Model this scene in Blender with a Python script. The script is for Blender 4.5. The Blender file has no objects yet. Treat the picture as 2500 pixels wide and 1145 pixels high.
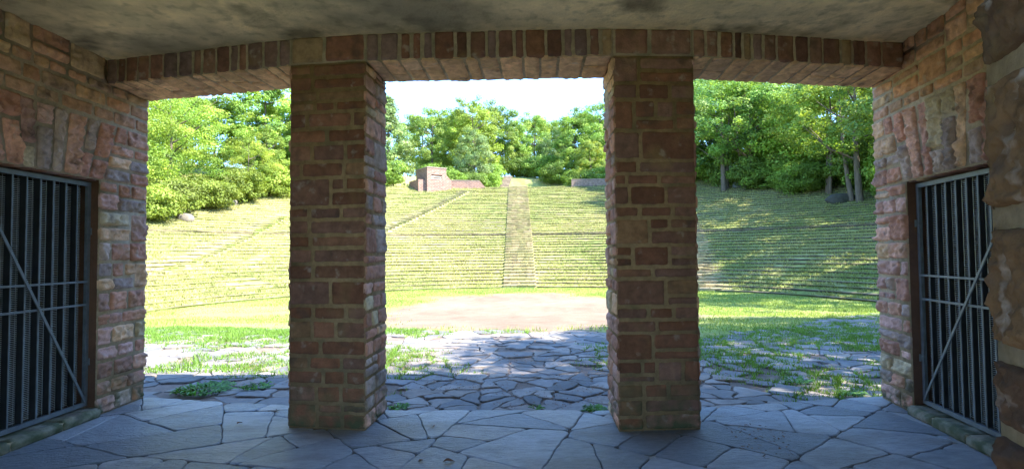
import bpy, bmesh, math, random
import numpy as np
from mathutils import Vector, Matrix
C = bpy.context.scene.collection
R = math.radians

# ------------------------------------------------------------------ camera
cam = bpy.data.cameras.new('camera'); camo = bpy.data.objects.new('camera', cam); C.objects.link(camo)
cam.sensor_width = 36; cam.lens = 19.44; cam.clip_end = 2000; cam.clip_start = 0.05
camo.matrix_world = Matrix.Translation((0, 0, 1.6)) @ Matrix.Rotation(R(90+2.04), 4, 'X') @ Matrix.Rotation(R(-0.5), 4, 'Z')
bpy.context.scene.camera = camo
# ------------------------------------------------------------------ sky, sun, exposure
SUN_EL, SUN_AZ = 46.0, 113.0                     # azimuth clockwise from +Y (the view direction)
sc = bpy.context.scene
w = bpy.data.worlds.new("World"); sc.world = w; w.use_nodes = True
nt = w.node_tree; bg = nt.nodes['Background']
sky = nt.nodes.new('ShaderNodeTexSky'); sky.sky_type = 'NISHITA'; sky.sun_disc = False
sky.sun_elevation = R(SUN_EL); sky.sun_rotation = R(SUN_AZ); sky.air_density = .8; sky.dust_density = .25; sky.ozone_density = 1.6
tint = nt.nodes.new('ShaderNodeMix'); tint.data_type = 'RGBA'; tint.blend_type = 'MULTIPLY'; tint.inputs[0].default_value = 1
tint.inputs[7].default_value = (.66, .83, .98, 1); nt.links.new(sky.outputs[0], tint.inputs[6])
nt.links.new(tint.outputs[2], bg.inputs[0]); bg.inputs[1].default_value = 0.11
sl = bpy.data.lights.new('sun', 'SUN'); sl.energy = 2.3; sl.angle = R(0.55); sl.color = (1, .95, .86)
so = bpy.data.objects.new('sun', sl); C.objects.link(so)
sd = Vector((math.sin(R(SUN_AZ))*math.cos(R(SUN_EL)), math.cos(R(SUN_AZ))*math.cos(R(SUN_EL)), math.sin(R(SUN_EL))))
so.rotation_euler = sd.to_track_quat('Z', 'Y').to_euler(); so.location = sd*60
sc.view_settings.view_transform = 'Standard'; sc.view_settings.look = 'None'
sc.view_settings.exposure = 3.4; sc.view_settings.gamma = 1
sc.cycles.max_bounces = 10; sc.cycles.diffuse_bounces = 6; sc.cycles.transparent_max_bounces = 12

# ------------------------------------------------------------------ numpy noise
def _h(ix, iy, iz, seed):
    n = (ix.astype(np.int64)*374761393 + iy.astype(np.int64)*668265263 + iz.astype(np.int64)*2147483647 + seed*1274126177) & 0xffffffff
    n = ((n ^ (n >> 13))*1274126177) & 0xffffffff
    n = ((n ^ (n >> 16))*2246822519) & 0xffffffff
    return ((n ^ (n >> 15)) & 0xffffff)/float(0xffffff)*2-1
def vnoise(P, s=1.0, seed=0):
    P = np.asarray(P, float)*s + 100.0
    i = np.floor(P); f = P-i; f = f*f*(3-2*f)
    x, y, z = i[..., 0], i[..., 1], i[..., 2]; r = 0
    for a in (0, 1):
        for b in (0, 1):
            for c in (0, 1):
                wgt = (f[..., 0] if a else 1-f[..., 0])*(f[..., 1] if b else 1-f[..., 1])*(f[..., 2] if c else 1-f[..., 2])
                r = r + wgt*_h(x+a, y+b, z+c, seed)
    return r
def fbm(P, s=1.0, seed=0, o=3):
    r = 0; a = 1; t = 0
    for k in range(o):
        r = r + a*vnoise(P, s*2**k, seed+k*7); t += a; a *= .5
    return r/t
def ss(t):
    t = np.clip(t, 0, 1); return t*t*(3-2*t)
def P3(x, y, z=0.0):
    x = np.asarray(x, float); return np.stack([x, np.broadcast_to(y, x.shape).astype(float), np.broadcast_to(z, x.shape).astype(float)], -1)

# ------------------------------------------------------------------ object helpers
def mesh(name, V, F, mats, mi=None, col=None, smooth=False, parent=None, loc=None):
    """V (n,3); F list of (k,nv) int arrays or list of tuples; mi per-face material index; col (n,3) point colours"""
    me = bpy.data.meshes.new(name); V = np.asarray(V, np.float32)
    if isinstance(F, np.ndarray): F = [F]
    if len(F) and not isinstance(F[0], np.ndarray):
        tot = np.array([len(f) for f in F], np.int32); idx = np.array([i for f in F for i in f], np.int32)
    else:
        tot = np.concatenate([np.full(len(f), f.shape[1], np.int32) for f in F]); idx = np.concatenate([f.ravel() for f in F]).astype(np.int32)
    me.vertices.add(len(V)); me.vertices.foreach_set('co', V.ravel())
    me.loops.add(len(idx)); me.loops.foreach_set('vertex_index', idx)
    me.polygons.add(len(tot)); me.polygons.foreach_set('loop_start', (np.cumsum(tot)-tot).astype(np.int32))
    me.polygons.foreach_set('loop_total', tot)
    if mi is not None: me.polygons.foreach_set('material_index', np.asarray(mi, np.int32))
    me.polygons.foreach_set('use_smooth', np.full(len(tot), bool(smooth)))
    for m in (mats if isinstance(mats, (list, tuple)) else [mats]): me.materials.append(m)
    if col is not None:
        a = me.color_attributes.new('Col', 'FLOAT_COLOR', 'POINT')
        c4 = np.ones((len(V), 4), np.float32); c4[:, :3] = col; a.data.foreach_set('color', c4.ravel())
    me.update(calc_edges=True); me.validate()
    o = bpy.data.objects.new(name, me); C.objects.link(o)
    if loc is not None: o.location = loc
    if parent: o.parent = parent
    return o
class MB:
    def __init__(s): s.V = []; s.F = []; s.M = []; s.K = []; s.n = 0
    def add(s, V, F, m=0, col=(1, 1, 1)):
        V = np.asarray(V, float).reshape(-1, 3); s.V.append(V)
        s.K.append(np.broadcast_to(np.asarray(col, float), V.shape))
        F = np.asarray(F, int)+s.n; s.F.append(F); s.M.append(np.full(len(F), m)); s.n += len(V)
    def box(s, p0, p1, m=0, col=(1, 1, 1)):
        x0, y0, z0 = p0; x1, y1, z1 = p1
        V = [(x0,y0,z0),(x1,y0,z0),(x1,y1,z0),(x0,y1,z0),(x0,y0,z1),(x1,y0,z1),(x1,y1,z1),(x0,y1,z1)]
        s.add(V, [(0,3,2,1),(4,5,6,7),(0,1,5,4),(1,2,6,5),(2,3,7,6),(3,0,4,7)], m, col)
    def prism(s, poly, z0, z1, m=0, col=(1, 1, 1)):         # quad footprint, ccw
        V = [(x, y, z0) for x, y in poly]+[(x, y, z1) for x, y in poly]
        s.add(V, [(0,3,2,1),(4,5,6,7),(0,1,5,4),(1,2,6,5),(2,3,7,6),(3,0,4,7)], m, col)
    def bar(s, a, b, w, d, up=(0, 0, 1), m=0, col=(1, 1, 1)):   # bar from a to b, w across, d along 'up'
        a = Vector(a); b = Vector(b); t = (b-a).normalized(); u = Vector(up); x = t.cross(u).normalized(); u = x.cross(t)
        V = []
        for p in (a, b):
            for i, j in ((-1,-1),(1,-1),(1,1),(-1,1)): V.append(p+x*(i*w/2)+u*(j*d/2))
        s.add(V, [(0,3,2,1),(4,5,6,7),(0,1,5,4),(1,2,6,5),(2,3,7,6),(3,0,4,7)], m, col)
    def tube(s, pts, rad, n=8, m=0, col=(1, 1, 1)):
        pts = [Vector(p) for p in pts]; V = []; Fc = []
        for i, p in enumerate(pts):
            t = (pts[min(i+1, len(pts)-1)]-pts[max(i-1, 0)]).normalized()
            x = t.orthogonal().normalized() if i == 0 else (x-t*x.dot(t)).normalized()
            y = t.cross(x); r = rad[i] if hasattr(rad, '__len__') else rad
            for k in range(n):
                a = 2*math.pi*k/n; V.append(p+(x*math.cos(a)+y*math.sin(a))*r)
        for i in range(len(pts)-1):
            for k in range(n): Fc.append((i*n+k, i*n+(k+1) % n, (i+1)*n+(k+1) % n, (i+1)*n+k))
        s.add(V, Fc, m, col)
    def build(s, name, mats, parent=None, smooth=False):
        V = np.concatenate(s.V); K = np.concatenate(s.K)
        g = {}
        for F, M in zip(s.F, s.M): g.setdefault(F.shape[1], []).append((F, M))
        Fs = []; Ms = []
        for k, l in g.items():
            Fs.append(np.concatenate([a for a, _ in l])); Ms.append(np.concatenate([b for _, b in l]))
        return mesh(name, V, Fs, mats, np.concatenate(Ms), K, smooth, parent)
def tag(o, label=None, cat=None, group=None, kind=None):
    if label: o['label'] = label
    if cat: o['category'] = cat
    if group: o['group'] = group
    if kind: o['kind'] = kind
    return o
def empty(name, loc=(0, 0, 0), rz=0):
    o = bpy.data.objects.new(name, None); C.objects.link(o); o.location = loc; o.rotation_euler.z = rz; o.empty_display_size = .3
    return o

# ------------------------------------------------------------------ materials
def mat(name, base=(.5, .5, .5), rough=.8, metallic=0.0, attr=False, var=.25, vscale=6, bump=.3, bscale=40, bdist=.01, stretch=(1, 1, 1), objrand=0, spec=.3, extra=None):
    m = bpy.data.materials.new(name); m.use_nodes = True; n = m.node_tree.nodes; l = m.node_tree.links
    b = n['Principled BSDF']; b.inputs['Roughness'].default_value = rough; b.inputs['Metallic'].default_value = metallic
    b.inputs['Specular IOR Level'].default_value = spec
    tc = n.new('ShaderNodeTexCoord'); mp = n.new('ShaderNodeMapping'); mp.inputs['Scale'].default_value = stretch
    l.new(tc.outputs['Object'], mp.inputs['Vector'])
    no = n.new('ShaderNodeTexNoise'); no.inputs['Scale'].default_value = vscale; no.inputs['Detail'].default_value = 6; no.inputs['Roughness'].default_value = .65
    l.new(mp.outputs[0], no.inputs['Vector'])
    mr = n.new('ShaderNodeMapRange'); mr.inputs[1].default_value = .3; mr.inputs[2].default_value = .7
    mr.inputs[3].default_value = 1-var; mr.inputs[4].default_value = 1+var; l.new(no.outputs[0], mr.inputs[0])
    mx = n.new('ShaderNodeMix'); mx.data_type = 'RGBA'; mx.blend_type = 'MULTIPLY'; mx.inputs[0].default_value = 1
    if attr:
        at = n.new('ShaderNodeAttribute'); at.attribute_name = 'Col'; l.new(at.outputs['Color'], mx.inputs[6])
    else: mx.inputs[6].default_value = (*base, 1)
    l.new(mr.outputs[0], mx.inputs[7]); col = mx.outputs[2]
    if extra: col = extra(n, l, mp, col, b)
    l.new(col, b.inputs['Base Color'])
    if bump:
        n2 = n.new('ShaderNodeTexNoise'); n2.inputs['Scale'].default_value = bscale; n2.inputs['Detail'].default_value = 8; n2.inputs['Roughness'].default_value = .7
        l.new(mp.outputs[0], n2.inputs['Vector'])
        bu = n.new('ShaderNodeBump'); bu.inputs['Strength'].default_value = bump; bu.inputs['Distance'].default_value = bdist
        l.new(n2.outputs[0], bu.inputs['Height']); l.new(bu.outputs[0], b.inputs['Normal'])
    return m
def blend(n, l, fac, col, c2):
    m = n.new('ShaderNodeMix'); m.data_type = 'RGBA'; l.new(fac, m.inputs[0]); l.new(col, m.inputs[6])
    if isinstance(c2, tuple): m.inputs[7].default_value = (*c2, 1)
    else: l.new(c2, m.inputs[7])
    return m.outputs[2]
def noisefac(n, l, mp, scale, lo, hi, detail=5, gain=1.0, off=0.0):
    t = n.new('ShaderNodeTexNoise'); t.inputs['Scale'].default_value = scale; t.inputs['Detail'].default_value = detail
    if off:
        m2 = n.new('ShaderNodeMapping'); m2.inputs['Location'].default_value = (off, off*1.7, off*.3); l.new(mp.outputs[0], m2.inputs[0]); l.new(m2.outputs[0], t.inputs['Vector'])
    else: l.new(mp.outputs[0], t.inputs['Vector'])
    r = n.new('ShaderNodeMapRange'); r.inputs[1].default_value = lo; r.inputs[2].default_value = hi; r.inputs[4].default_value = gain
    l.new(t.outputs[0], r.inputs[0]); return r.outputs[0]
def stone_extra(n, l, mp, col, b):
    # ochre lichen stains, dark weather crust and a mossy damp band at the foot of the masonry
    col = blend(n, l, noisefac(n, l, mp, 2.3, .56, .7, gain=.45), col, (.30, .21, .09))
    col = blend(n, l, noisefac(n, l, mp, 5.5, .57, .7, gain=.6, off=3), col, (.07, .05, .045))
    col = blend(n, l, noisefac(n, l, mp, 9, .62, .72, gain=.5, off=9), col, (.42, .36, .32))
    sep = n.new('ShaderNodeSeparateXYZ'); l.new(mp.outputs[0], sep.inputs[0])
    r = n.new('ShaderNodeMapRange'); r.inputs[1].default_value = .55; r.inputs[2].default_value = 0.02; r.inputs[3].default_value = 0; r.inputs[4].default_value = 1
    l.new(sep.outputs[2], r.inputs[0])
    mu = n.new('ShaderNodeMath'); mu.operation = 'MULTIPLY'; l.new(r.outputs[0], mu.inputs[0]); l.new(noisefac(n, l, mp, 7, .38, .6, off=5), mu.inputs[1])
    return blend(n, l, mu.outputs[0], col, (.07, .085, .045))
def mortar_extra(n, l, mp, col, b):
    return blend(n, l, noisefac(n, l, mp, 3, .5, .68, gain=.6), col, (.13, .12, .075))
M_STONE = mat('sandstone', attr=True, rough=.9, var=.3, vscale=14, bump=.7, bscale=55, bdist=.012, extra=stone_extra, spec=.2)
M_MORTAR = mat('lime_mortar', (.36, .28, .19), .95, var=.25, vscale=20, bump=.6, bscale=90, bdist=.006, extra=mortar_extra, spec=.1)
M_MORTB = mat('brown_mortar', (.31, .215, .125), .95, var=.3, vscale=14, bump=.6, bscale=70, bdist=.006, extra=mortar_extra, spec=.1)
M_REVEAL = mat('brown_reveal', (.11, .055, .035), .8, var=.25, vscale=5, bump=.25, bscale=30)
def ceil_extra(n, l, mp, col, b):
    col = blend(n, l, noisefac(n, l, mp, .7, .45, .62, gain=.75), col, (.20, .18, .13))
    col = blend(n, l, noisefac(n, l, mp, 2.2, .56, .68, gain=.4, off=4), col, (.50, .44, .28))
    col = blend(n, l, noisefac(n, l, mp, 7.5, .52, .66, gain=.35, off=6), col, (.16, .14, .09))
    return blend(n, l, noisefac(n, l, mp, 1.3, .54, .66, gain=.7, off=8), col, (.05, .045, .035))
M_CEIL = mat('stained_concrete', (.88, .70, .42), .92, var=.22, vscale=3, bump=1.0, bscale=20, bdist=.03, extra=ceil_extra, spec=.15)
def slate_extra(n, l, mp, col, b):
    col = blend(n, l, noisefac(n, l, mp, 3.1, .5, .7, gain=.5), col, (.11, .125, .145))
    col = blend(n, l, noisefac(n, l, mp, 1.1, .52, .66, gain=.5, off=7), col, (.15, .125, .10))
    return blend(n, l, noisefac(n, l, mp, 13, .62, .72, gain=.35, off=3), col, (.36, .36, .36))
M_SLATE = mat('blue_slate', attr=True, rough=.42, var=.22, vscale=9, bump=.9, bscale=15, bdist=.035, stretch=(1, 2.2, 1), extra=slate_extra, spec=.5)
M_PAVE = mat('worn_flagstone', attr=True, rough=.75, var=.22, vscale=9, bump=.5, bscale=22, bdist=.012, extra=slate_extra, spec=.3)
def joint_extra(n, l, mp, col, b):
    return blend(n, l, noisefac(n, l, mp, 1.7, .54, .62, gain=.8, off=2), col, (.40, .38, .34))
M_JOINT = mat('joint_dirt', (.10, .082, .065), 1, var=.4, vscale=25, bump=.6, bscale=60, extra=joint_extra)
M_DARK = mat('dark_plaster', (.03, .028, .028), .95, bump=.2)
M_STEEL = mat('galvanised_steel', (.14, .16, .18), .5, .35, var=.25, vscale=12, bump=.15, bscale=80, bdist=.002)
M_STEELD = mat('shaded_bar_steel', (.022, .023, .026), .6, .3, var=.25, bump=.15, bscale=80, bdist=.002)
M_MESH = mat('wire_steel', (.42, .46, .48), .45, .4, var=.2, bump=0)
def leafmat(name, trans=.4):
    m = bpy.data.materials.new(name); m.use_nodes = True; n = m.node_tree.nodes; l = m.node_tree.links
    b = n['Principled BSDF']; b.inputs['Roughness'].default_value = .5; b.inputs['Specular IOR Level'].default_value = .25
    at = n.new('ShaderNodeAttribute'); at.attribute_name = 'Col'; oc = n.new('ShaderNodeObjectInfo')
    mx = n.new('ShaderNodeMix'); mx.data_type = 'RGBA'; mx.blend_type = 'MULTIPLY'; mx.inputs[0].default_value = 1
    l.new(at.outputs['Color'], mx.inputs[6]); l.new(oc.outputs['Color'], mx.inputs[7])
    l.new(mx.outputs[2], b.inputs['Base Color'])
    tr = n.new('ShaderNodeBsdfTranslucent'); br = n.new('ShaderNodeMix'); br.data_type = 'RGBA'; br.blend_type = 'MULTIPLY'; br.inputs[0].default_value = 1
    br.inputs[7].default_value = (1.3, 1.25, .6, 1); l.new(mx.outputs[2], br.inputs[6]); l.new(br.outputs[2], tr.inputs['Color'])
    ms = n.new('ShaderNodeMixShader'); ms.inputs[0].default_value = trans
    l.new(b.outputs[0], ms.inputs[1]); l.new(tr.outputs[0], ms.inputs[2]); l.new(ms.outputs[0], n['Material Output'].inputs['Surface'])
    return m
M_LEAF = leafmat('leaf', .38); M_BLADE = leafmat('grass_blade', .3)
M_BARK = mat('bark', (.12, .095, .07), .95, var=.4, vscale=8, bump=.8, bscale=20, bdist=.03, stretch=(1, 1, .25))
def gnd_extra(n, l, mp, col, b):
    col = blend(n, l, noisefac(n, l, mp, .35, .42, .62, gain=.7), col, (.20, .22, .06))
    return blend(n, l, noisefac(n, l, mp, 1.3, .58, .7, gain=.55, off=3), col, (.24, .19, .10))
M_GRASS = mat('grass_turf', (.13, .19, .04), 1, var=.35, vscale=5, bump=.6, bscale=18, bdist=.05, extra=gnd_extra, spec=.1)
M_TERRACE = mat('terrace', attr=True, rough=1, var=.3, vscale=2.2, bump=.7, bscale=9, bdist=.06, spec=.1)
M_GRAVEL = mat('red_gravel', (.36, .25, .18), 1, var=.18, vscale=30, bump=.5, bscale=50, bdist=.02, spec=.1)
M_EARTH = mat('earth_gravel_turf', attr=True, rough=1, var=.22, vscale=16, bump=.7, bscale=34, bdist=.02, spec=.1)
M_ROCK = mat('pale_rock', attr=True, rough=.9, var=.3, vscale=3, bump=.6, bscale=9, bdist=.03)
def brick_extra(n, l, mp, col, b):
    t = n.new('ShaderNodeTexBrick'); t.inputs['Scale'].default_value = 1; t.inputs['Brick Width'].default_value = .42; t.inputs['Row Height'].default_value = .17
    t.inputs['Mortar Size'].default_value = .018; t.inputs['Color1'].default_value = (.25, .135, .10, 1); t.inputs['Color2'].default_value = (.15, .08, .065, 1); t.inputs['Mortar'].default_value = (.27, .22, .18, 1)
    # lay the courses on x+y against z so every upright face gets them
    s = n.new('ShaderNodeSeparateXYZ'); l.new(mp.outputs[0], s.inputs[0]); a = n.new('ShaderNodeMath'); l.new(s.outputs[0], a.inputs[0]); l.new(s.outputs[1], a.inputs[1])
    c = n.new('ShaderNodeCombineXYZ'); l.new(a.outputs[0], c.inputs[0]); l.new(s.outputs[2], c.inputs[1]); l.new(c.outputs[0], t.inputs['Vector'])
    m = n.new('ShaderNodeMix'); m.data_type = 'RGBA'; m.blend_type = 'MULTIPLY'; m.inputs[0].default_value = 1; l.new(col, m.inputs[6]); l.new(t.outputs[0], m.inputs[7])
    return m.outputs[2]
M_BRICK = mat('red_masonry', (1, 1, 1), .95, var=.2, vscale=3, bump=.4, bscale=20, bdist=.02, extra=brick_extra)
M_COPING = mat('pale_coping', (.24, .185, .15), .9, var=.25, vscale=4, bump=.3, bscale=20)

# ------------------------------------------------------------------ masonry
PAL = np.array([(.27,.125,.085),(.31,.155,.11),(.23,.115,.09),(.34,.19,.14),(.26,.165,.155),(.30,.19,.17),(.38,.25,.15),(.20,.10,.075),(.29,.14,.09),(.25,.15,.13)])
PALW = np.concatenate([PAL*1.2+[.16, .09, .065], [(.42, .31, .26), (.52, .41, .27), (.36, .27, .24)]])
def courses(u0, u1, v0, v1, h=(.11, .2), wd=(.18, .42), rng=None, dbl=.3):
    """random coursed rubble: list of (a,b,c,d) rectangles"""
    out = []; v = v0; ph = .5
    while v < v1-1e-6:
        two = rng.random() < dbl
        H = rng.uniform(h[0]*1.7, h[1]*1.6) if two else rng.uniform(*h)
        if v1-v-H < h[0]*.8: H = v1-v
        a = u0; first = True
        while a < u1-1e-6:
            wv = rng.uniform(*wd)*(1.15 if two else 1)
            if first: wv *= rng.uniform(.5, 1.1)
            first = False
            if u1-a-wv < wd[0]*.7: wv = u1-a
            b = a+wv
            if two and rng.random() < .5:
                k = v+H*rng.uniform(.35, .65)
                if wv > wd[0]*1.5 and rng.random() < .35:
                    q = a+wv*rng.uniform(.35, .65); out += [(a, b, v, k), (a, q, k, v+H), (q, b, k, v+H)]
                else: out += [(a, b, v, k), (a, b, k, v+H)]
            else: out.append((a, b, v, v+H))
            a = b
        v += H
    return out
def quad(r): a, b, c, d = r; return ((a, c), (b, c), (b, d), (a, d))
def lay(mb, O, U, V, N, quads, rng, gap=.011, bulge=.02, rough=.012, step=.03, pal=PAL, tint=(1, 1, 1), seed=0, ns=7.0, mid=1):
    O, U, V, N = [np.asarray(x, float) for x in (O, U, V, N)]
    flip = np.dot(np.cross(U, V), N) < 0
    for q in quads:
        q = np.array(q, float); c = q.mean(0)
        w_ = (np.linalg.norm(q[1]-q[0])+np.linalg.norm(q[2]-q[3]))/2; h_ = (np.linalg.norm(q[3]-q[0])+np.linalg.norm(q[2]-q[1]))/2
        g = gap*rng.uniform(.7, 1.5)
        if w_ < 3*g or h_ < 3*g: continue
        def ax(L):
            n = max(2, int(round(L/step))); e = min(.009/L, .12); return np.concatenate([[0], e+(1-2*e)*np.linspace(0, 1, n+1), [1]])
        s = ax(w_-2*g); t = ax(h_-2*g); S, T = np.meshgrid(s, t, indexing='ij')
        s2 = (g+S*(w_-2*g))/w_; t2 = (g+T*(h_-2*g))/h_
        uv = (q[0][None, None]*((1-s2)*(1-t2))[..., None]+q[1]*(s2*(1-t2))[..., None]+q[2]*(s2*t2)[..., None]+q[3]*((1-s2)*t2)[..., None])
        # knock the corners off
        ds = np.minimum(S, 1-S)*w_; dt = np.minimum(T, 1-T)*h_; rr = min(.022, .18*min(w_, h_))
        k = np.clip(1-ds/rr, 0, 1)*np.clip(1-dt/rr, 0, 1)
        uv = uv+(c-uv)*(k*rr*.32/max(.05, min(w_, h_)/2))[..., None]
        P = O+uv[..., :1]*U+uv[..., 1:]*V
        wob = np.stack([vnoise(P, 16, seed+11), vnoise(P, 16, seed+12)], -1)*.005+np.stack([vnoise(P, 45, seed+13), vnoise(P, 45, seed+14)], -1)*.0025
        P = P+wob[..., :1]*U+wob[..., 1:]*V
        d = np.minimum(ds, dt); off = np.array([rng.uniform(-50, 50) for _ in range(3)])
        tilt = (S-.5)*rng.uniform(-1, 1)+(T-.5)*rng.uniform(-1, 1)
        base = bulge*rng.uniform(.45, 1.15)
        nz = fbm(P+off, ns, seed, 4)+.55*fbm(P*[1, 1, 1.8]+off, ns*3.2, seed+9, 3); rid = 1-np.abs(fbm(P+off*2, ns*2.0, seed+5, 3))*2.6
        hgt = (base*(1-np.exp(-d/.007))+(rough*nz*1.3+rough*.7*rid+tilt*rough*.9)*np.clip(d/.02, 0, 1))
        edge = (S == 0) | (S == 1) | (T == 0) | (T == 1)
        hgt = np.where(edge, -.012, np.maximum(hgt, .001))
        P = P+hgt[..., None]*N
        ns_, nt_ = S.shape; I = np.arange(ns_*nt_).reshape(ns_, nt_)
        F = np.stack([I[:-1, :-1], I[1:, :-1], I[1:, 1:], I[:-1, 1:]], -1).reshape(-1, 4)
        if flip: F = F[:, ::-1]
        col = pal[rng.randrange(len(pal))]*np.array(tint)*rng.uniform(.82, 1.2)
        cv = col*(1+.16*fbm(P+off, 9, seed+3, 3))[..., None]
        mb.add(P.reshape(-1, 3), F, 0, cv.reshape(-1, 3))

pav = empty('stone_portico', (0, 5.6, 0))
tag(pav, 'dark red sandstone portico with square pillars, stained concrete ceiling and barred side gates', 'building')
def P_(o):                       # parent keeping world position (the Empty has no rotation)
    o.parent = pav; o.matrix_parent_inverse = Matrix.Translation((0, -5.6, 0)); return o
ZL, ZC = 3.42, 3.67
Zv = (0, 0, 1)
# plan: inner (room side) and outer (arena side) corner points of the front
LPi = [(-2.10, 5.23), (-1.36, 5.12)]; LPo = [(-2.04, 5.86), (-1.32, 5.75)]
RPi = [(.95, 5.04), (1.695, 5.08)]; RPo = [(.975, 5.67), (1.72, 5.71)]
WLi, WLo = (-4.23, 5.74), (-4.23, 6.38)
WRi, WRo = (3.93, 5.46), (4.03, 6.09)
def unit(a, b):
    d = np.array([b[0]-a[0], b[1]-a[1], 0.]); L = np.linalg.norm(d); return d/L, L
def pillar(name, quadpts, z1, seed, res=(.022, .017, .05, .017), label=None, spec=None, core=.012):
    """quadpts ccw seen from above starting at the camera-left front corner"""
    mb = MB(); rng = random.Random(seed)
    mb.prism(quadpts, -.02, z1, 1)
    for i in range(4):
        a, b = quadpts[i], quadpts[(i+1) % 4]; U, L = unit(a, b); N = np.array([U[1], -U[0], 0])
        e = .014
        if spec: rects = spec(L, rng)
        else: rects = courses(-e, L+e, 0, z1, (.10, .18), (.2, .46), rng, .4)
        rough = .004 if i == 0 else .016
        lay(mb, (a[0], a[1], 0), U, Zv, N, [quad(r) for r in rects], rng, gap=.010, bulge=.006 if i == 0 else .012, rough=rough if not spec else .02, step=res[i], seed=seed+i*31, pal=PALW if i else PAL*.42+np.array([.19, .08, .04])*.45)  # front coloured darker, other faces paler, painting in how light falls
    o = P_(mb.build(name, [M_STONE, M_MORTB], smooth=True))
    if label: o['label'] = label
    return o
pillar('pillar', [LPi[0], LPi[1], LPo[1], LPo[0]], ZL, 3, label='square red sandstone pillar left of the middle opening')
pillar('pillar', [RPi[0], RPi[1], RPo[1], RPo[0]], ZL, 8, label='square dark red sandstone pillar right of the middle opening')
# rear pillars (the right one is the rough one cut by the picture's right edge)
def rear_spec(L, rng):
    zs = [0, .3, .62, .93, 1.15, 1.34, 1.68, 2.05, 2.25, 2.6, 2.95, 3.2, ZL]; out = []
    for a, b in zip(zs, zs[1:]):
        k = L*rng.uniform(.35, .65)
        out += [(-.02, k, a, b), (k, L+.02, a, b)]
    return out
def rear(c, ang, seed, label=None, left=False):
    ca, sa = math.cos(ang), math.sin(ang)
    f = lambda x, y: (c[0]+x*ca-y*sa, c[1]+x*sa+y*ca)
    q = [f(0, -.65), f(.7, -.65), f(.7, 0), f(0, 0)] if not left else [f(-.7, -.65), f(0, -.65), f(0, 0), f(-.7, 0)]
    mb = MB(); rng = random.Random(seed); mb.prism(q, -.02, ZL, 1)
    for i in range(4):
        a, b = q[i], q[(i+1) % 4]; U, L = unit(a, b); N = np.array([U[1], -U[0], 0])
        fine = (i == 3 and not left); mt_ = M_MORTAR
        a = (a[0]-N[0]*.003, a[1]-N[1]*.003)
        lay(mb, (a[0], a[1], 0), U, Zv, N, [quad(r) for r in rear_spec(L, rng)], rng, gap=.018, bulge=.022, rough=.017, step=.008 if fine else .05, seed=seed+i, ns=11,
            pal=np.array([(.13, .07, .04), (.09, .05, .03), (.14, .08, .04)]))
    o = P_(mb.build('pillar', [M_STONE, M_MORTAR], smooth=True))
    if label: o['label'] = label
rear((1.245, 1.43), R(-20), 21, 'rough brown stone pillar cut by the right edge of the picture, with pale joints')
rear((-1.75, 1.43), R(12), 22, left=True)

# lintels: soldiers on the room side, voussoirs on the soffit, rubble outside
def lintel(ai, bi, ao, bo, seed, label):
    mb = MB(); rng = random.Random(seed)
    mb.prism([ai, bi, bo, ao], ZL+.001, 4.05, 1)
    U, L = unit(ai, bi); N = np.array([U[1], -U[0], 0])
    a = 0; qs = []
    while a < L-1e-6:
        wv = rng.uniform(.09, .2)
        if L-a-wv < .09: wv = L-a
        sl = rng.uniform(-.012, .012); qs.append(((a, ZL-.012), (a+wv, ZL-.012), (a+wv, ZC+.02), (a, ZC+.02))); a += wv
    lay(mb, (ai[0], ai[1], 0), U, Zv, N, qs, rng, gap=.010, bulge=.014, rough=.012, step=.03, seed=seed, pal=PAL*.72)
    # soffit stones run across the thickness
    D = np.array([(ao[0]+bo[0]-ai[0]-bi[0])/2, (ao[1]+bo[1]-ai[1]-bi[1])/2, 0]); T = np.linalg.norm(D); D /= T
    a = 0; qs = []
    while a < L-1e-6:
        wv = rng.uniform(.12, .24)
        if L-a-wv < .1: wv = L-a
        if rng.random() < .3:
            k = T*rng.uniform(.35, .65); qs += [((a, -.012), (a+wv, -.012), (a+wv, k), (a, k)), ((a, k), (a+wv, k), (a+wv, T+.012), (a, T+.012))]
        else: qs.append(((a, -.012), (a+wv, -.012), (a+wv, T+.012), (a, T+.012)))
        a += wv
    lay(mb, (ai[0], ai[1], ZL+.001), U, D, (0, 0, -1), qs, rng, gap=.007, bulge=.010, rough=.014, step=.025, seed=seed+2, ns=14, pal=PAL*.5+np.array([.50, .32, .17])*.9)  # soffit palette lightened to warm orange, painting in light bounced off the ground
    U2, L2 = unit(bo, ao); N2 = np.array([U2[1], -U2[0], 0])
    lay(mb, (bo[0], bo[1], 0), U2, Zv, N2, [quad(r) for r in courses(0, L2, ZL-.01, 4.05, (.12, .2), (.2, .4), rng)], rng, step=.08, seed=seed+4)
    o = P_(mb.build('lintel', [M_STONE, M_MORTAR], smooth=True)); o['label'] = label
lintel(WLi, LPi[0], WLo, LPo[0], 41, 'dark stone lintel over the left opening')
lintel(LPi[1], RPi[0], LPo[1], RPo[0], 44, 'dark stone lintel over the middle opening')
lintel(RPi[1], WRi, RPo[1], WRo, 47, 'dark stone lintel over the right opening')
def cap(ai, bi, ao, bo, seed):    # masonry above each pillar, between two lintels
    mb = MB(); rng = random.Random(seed); mb.prism([ai, bi, bo, ao], ZL+.001, 4.05, 1)
    U, L = unit(ai, bi); N = np.array([U[1], -U[0], 0])
    lay(mb, (ai[0], ai[1], 0), U, Zv, N, [((0, ZL), (L*.45, ZL), (L*.45, ZC+.02), (0, ZC+.02)), ((L*.45, ZL), (L, ZL), (L, ZC+.02), (L*.45, ZC+.02))], rng, bulge=.012, rough=.01, step=.03, seed=seed, pal=PAL*.8)
    P_(mb.build('pillar_head', [M_STONE, M_MORTAR], smooth=True))
cap(LPi[0], LPi[1], LPo[0], LPo[1], 51); cap(RPi[0], RPi[1], RPo[0], RPo[1], 52)

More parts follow.
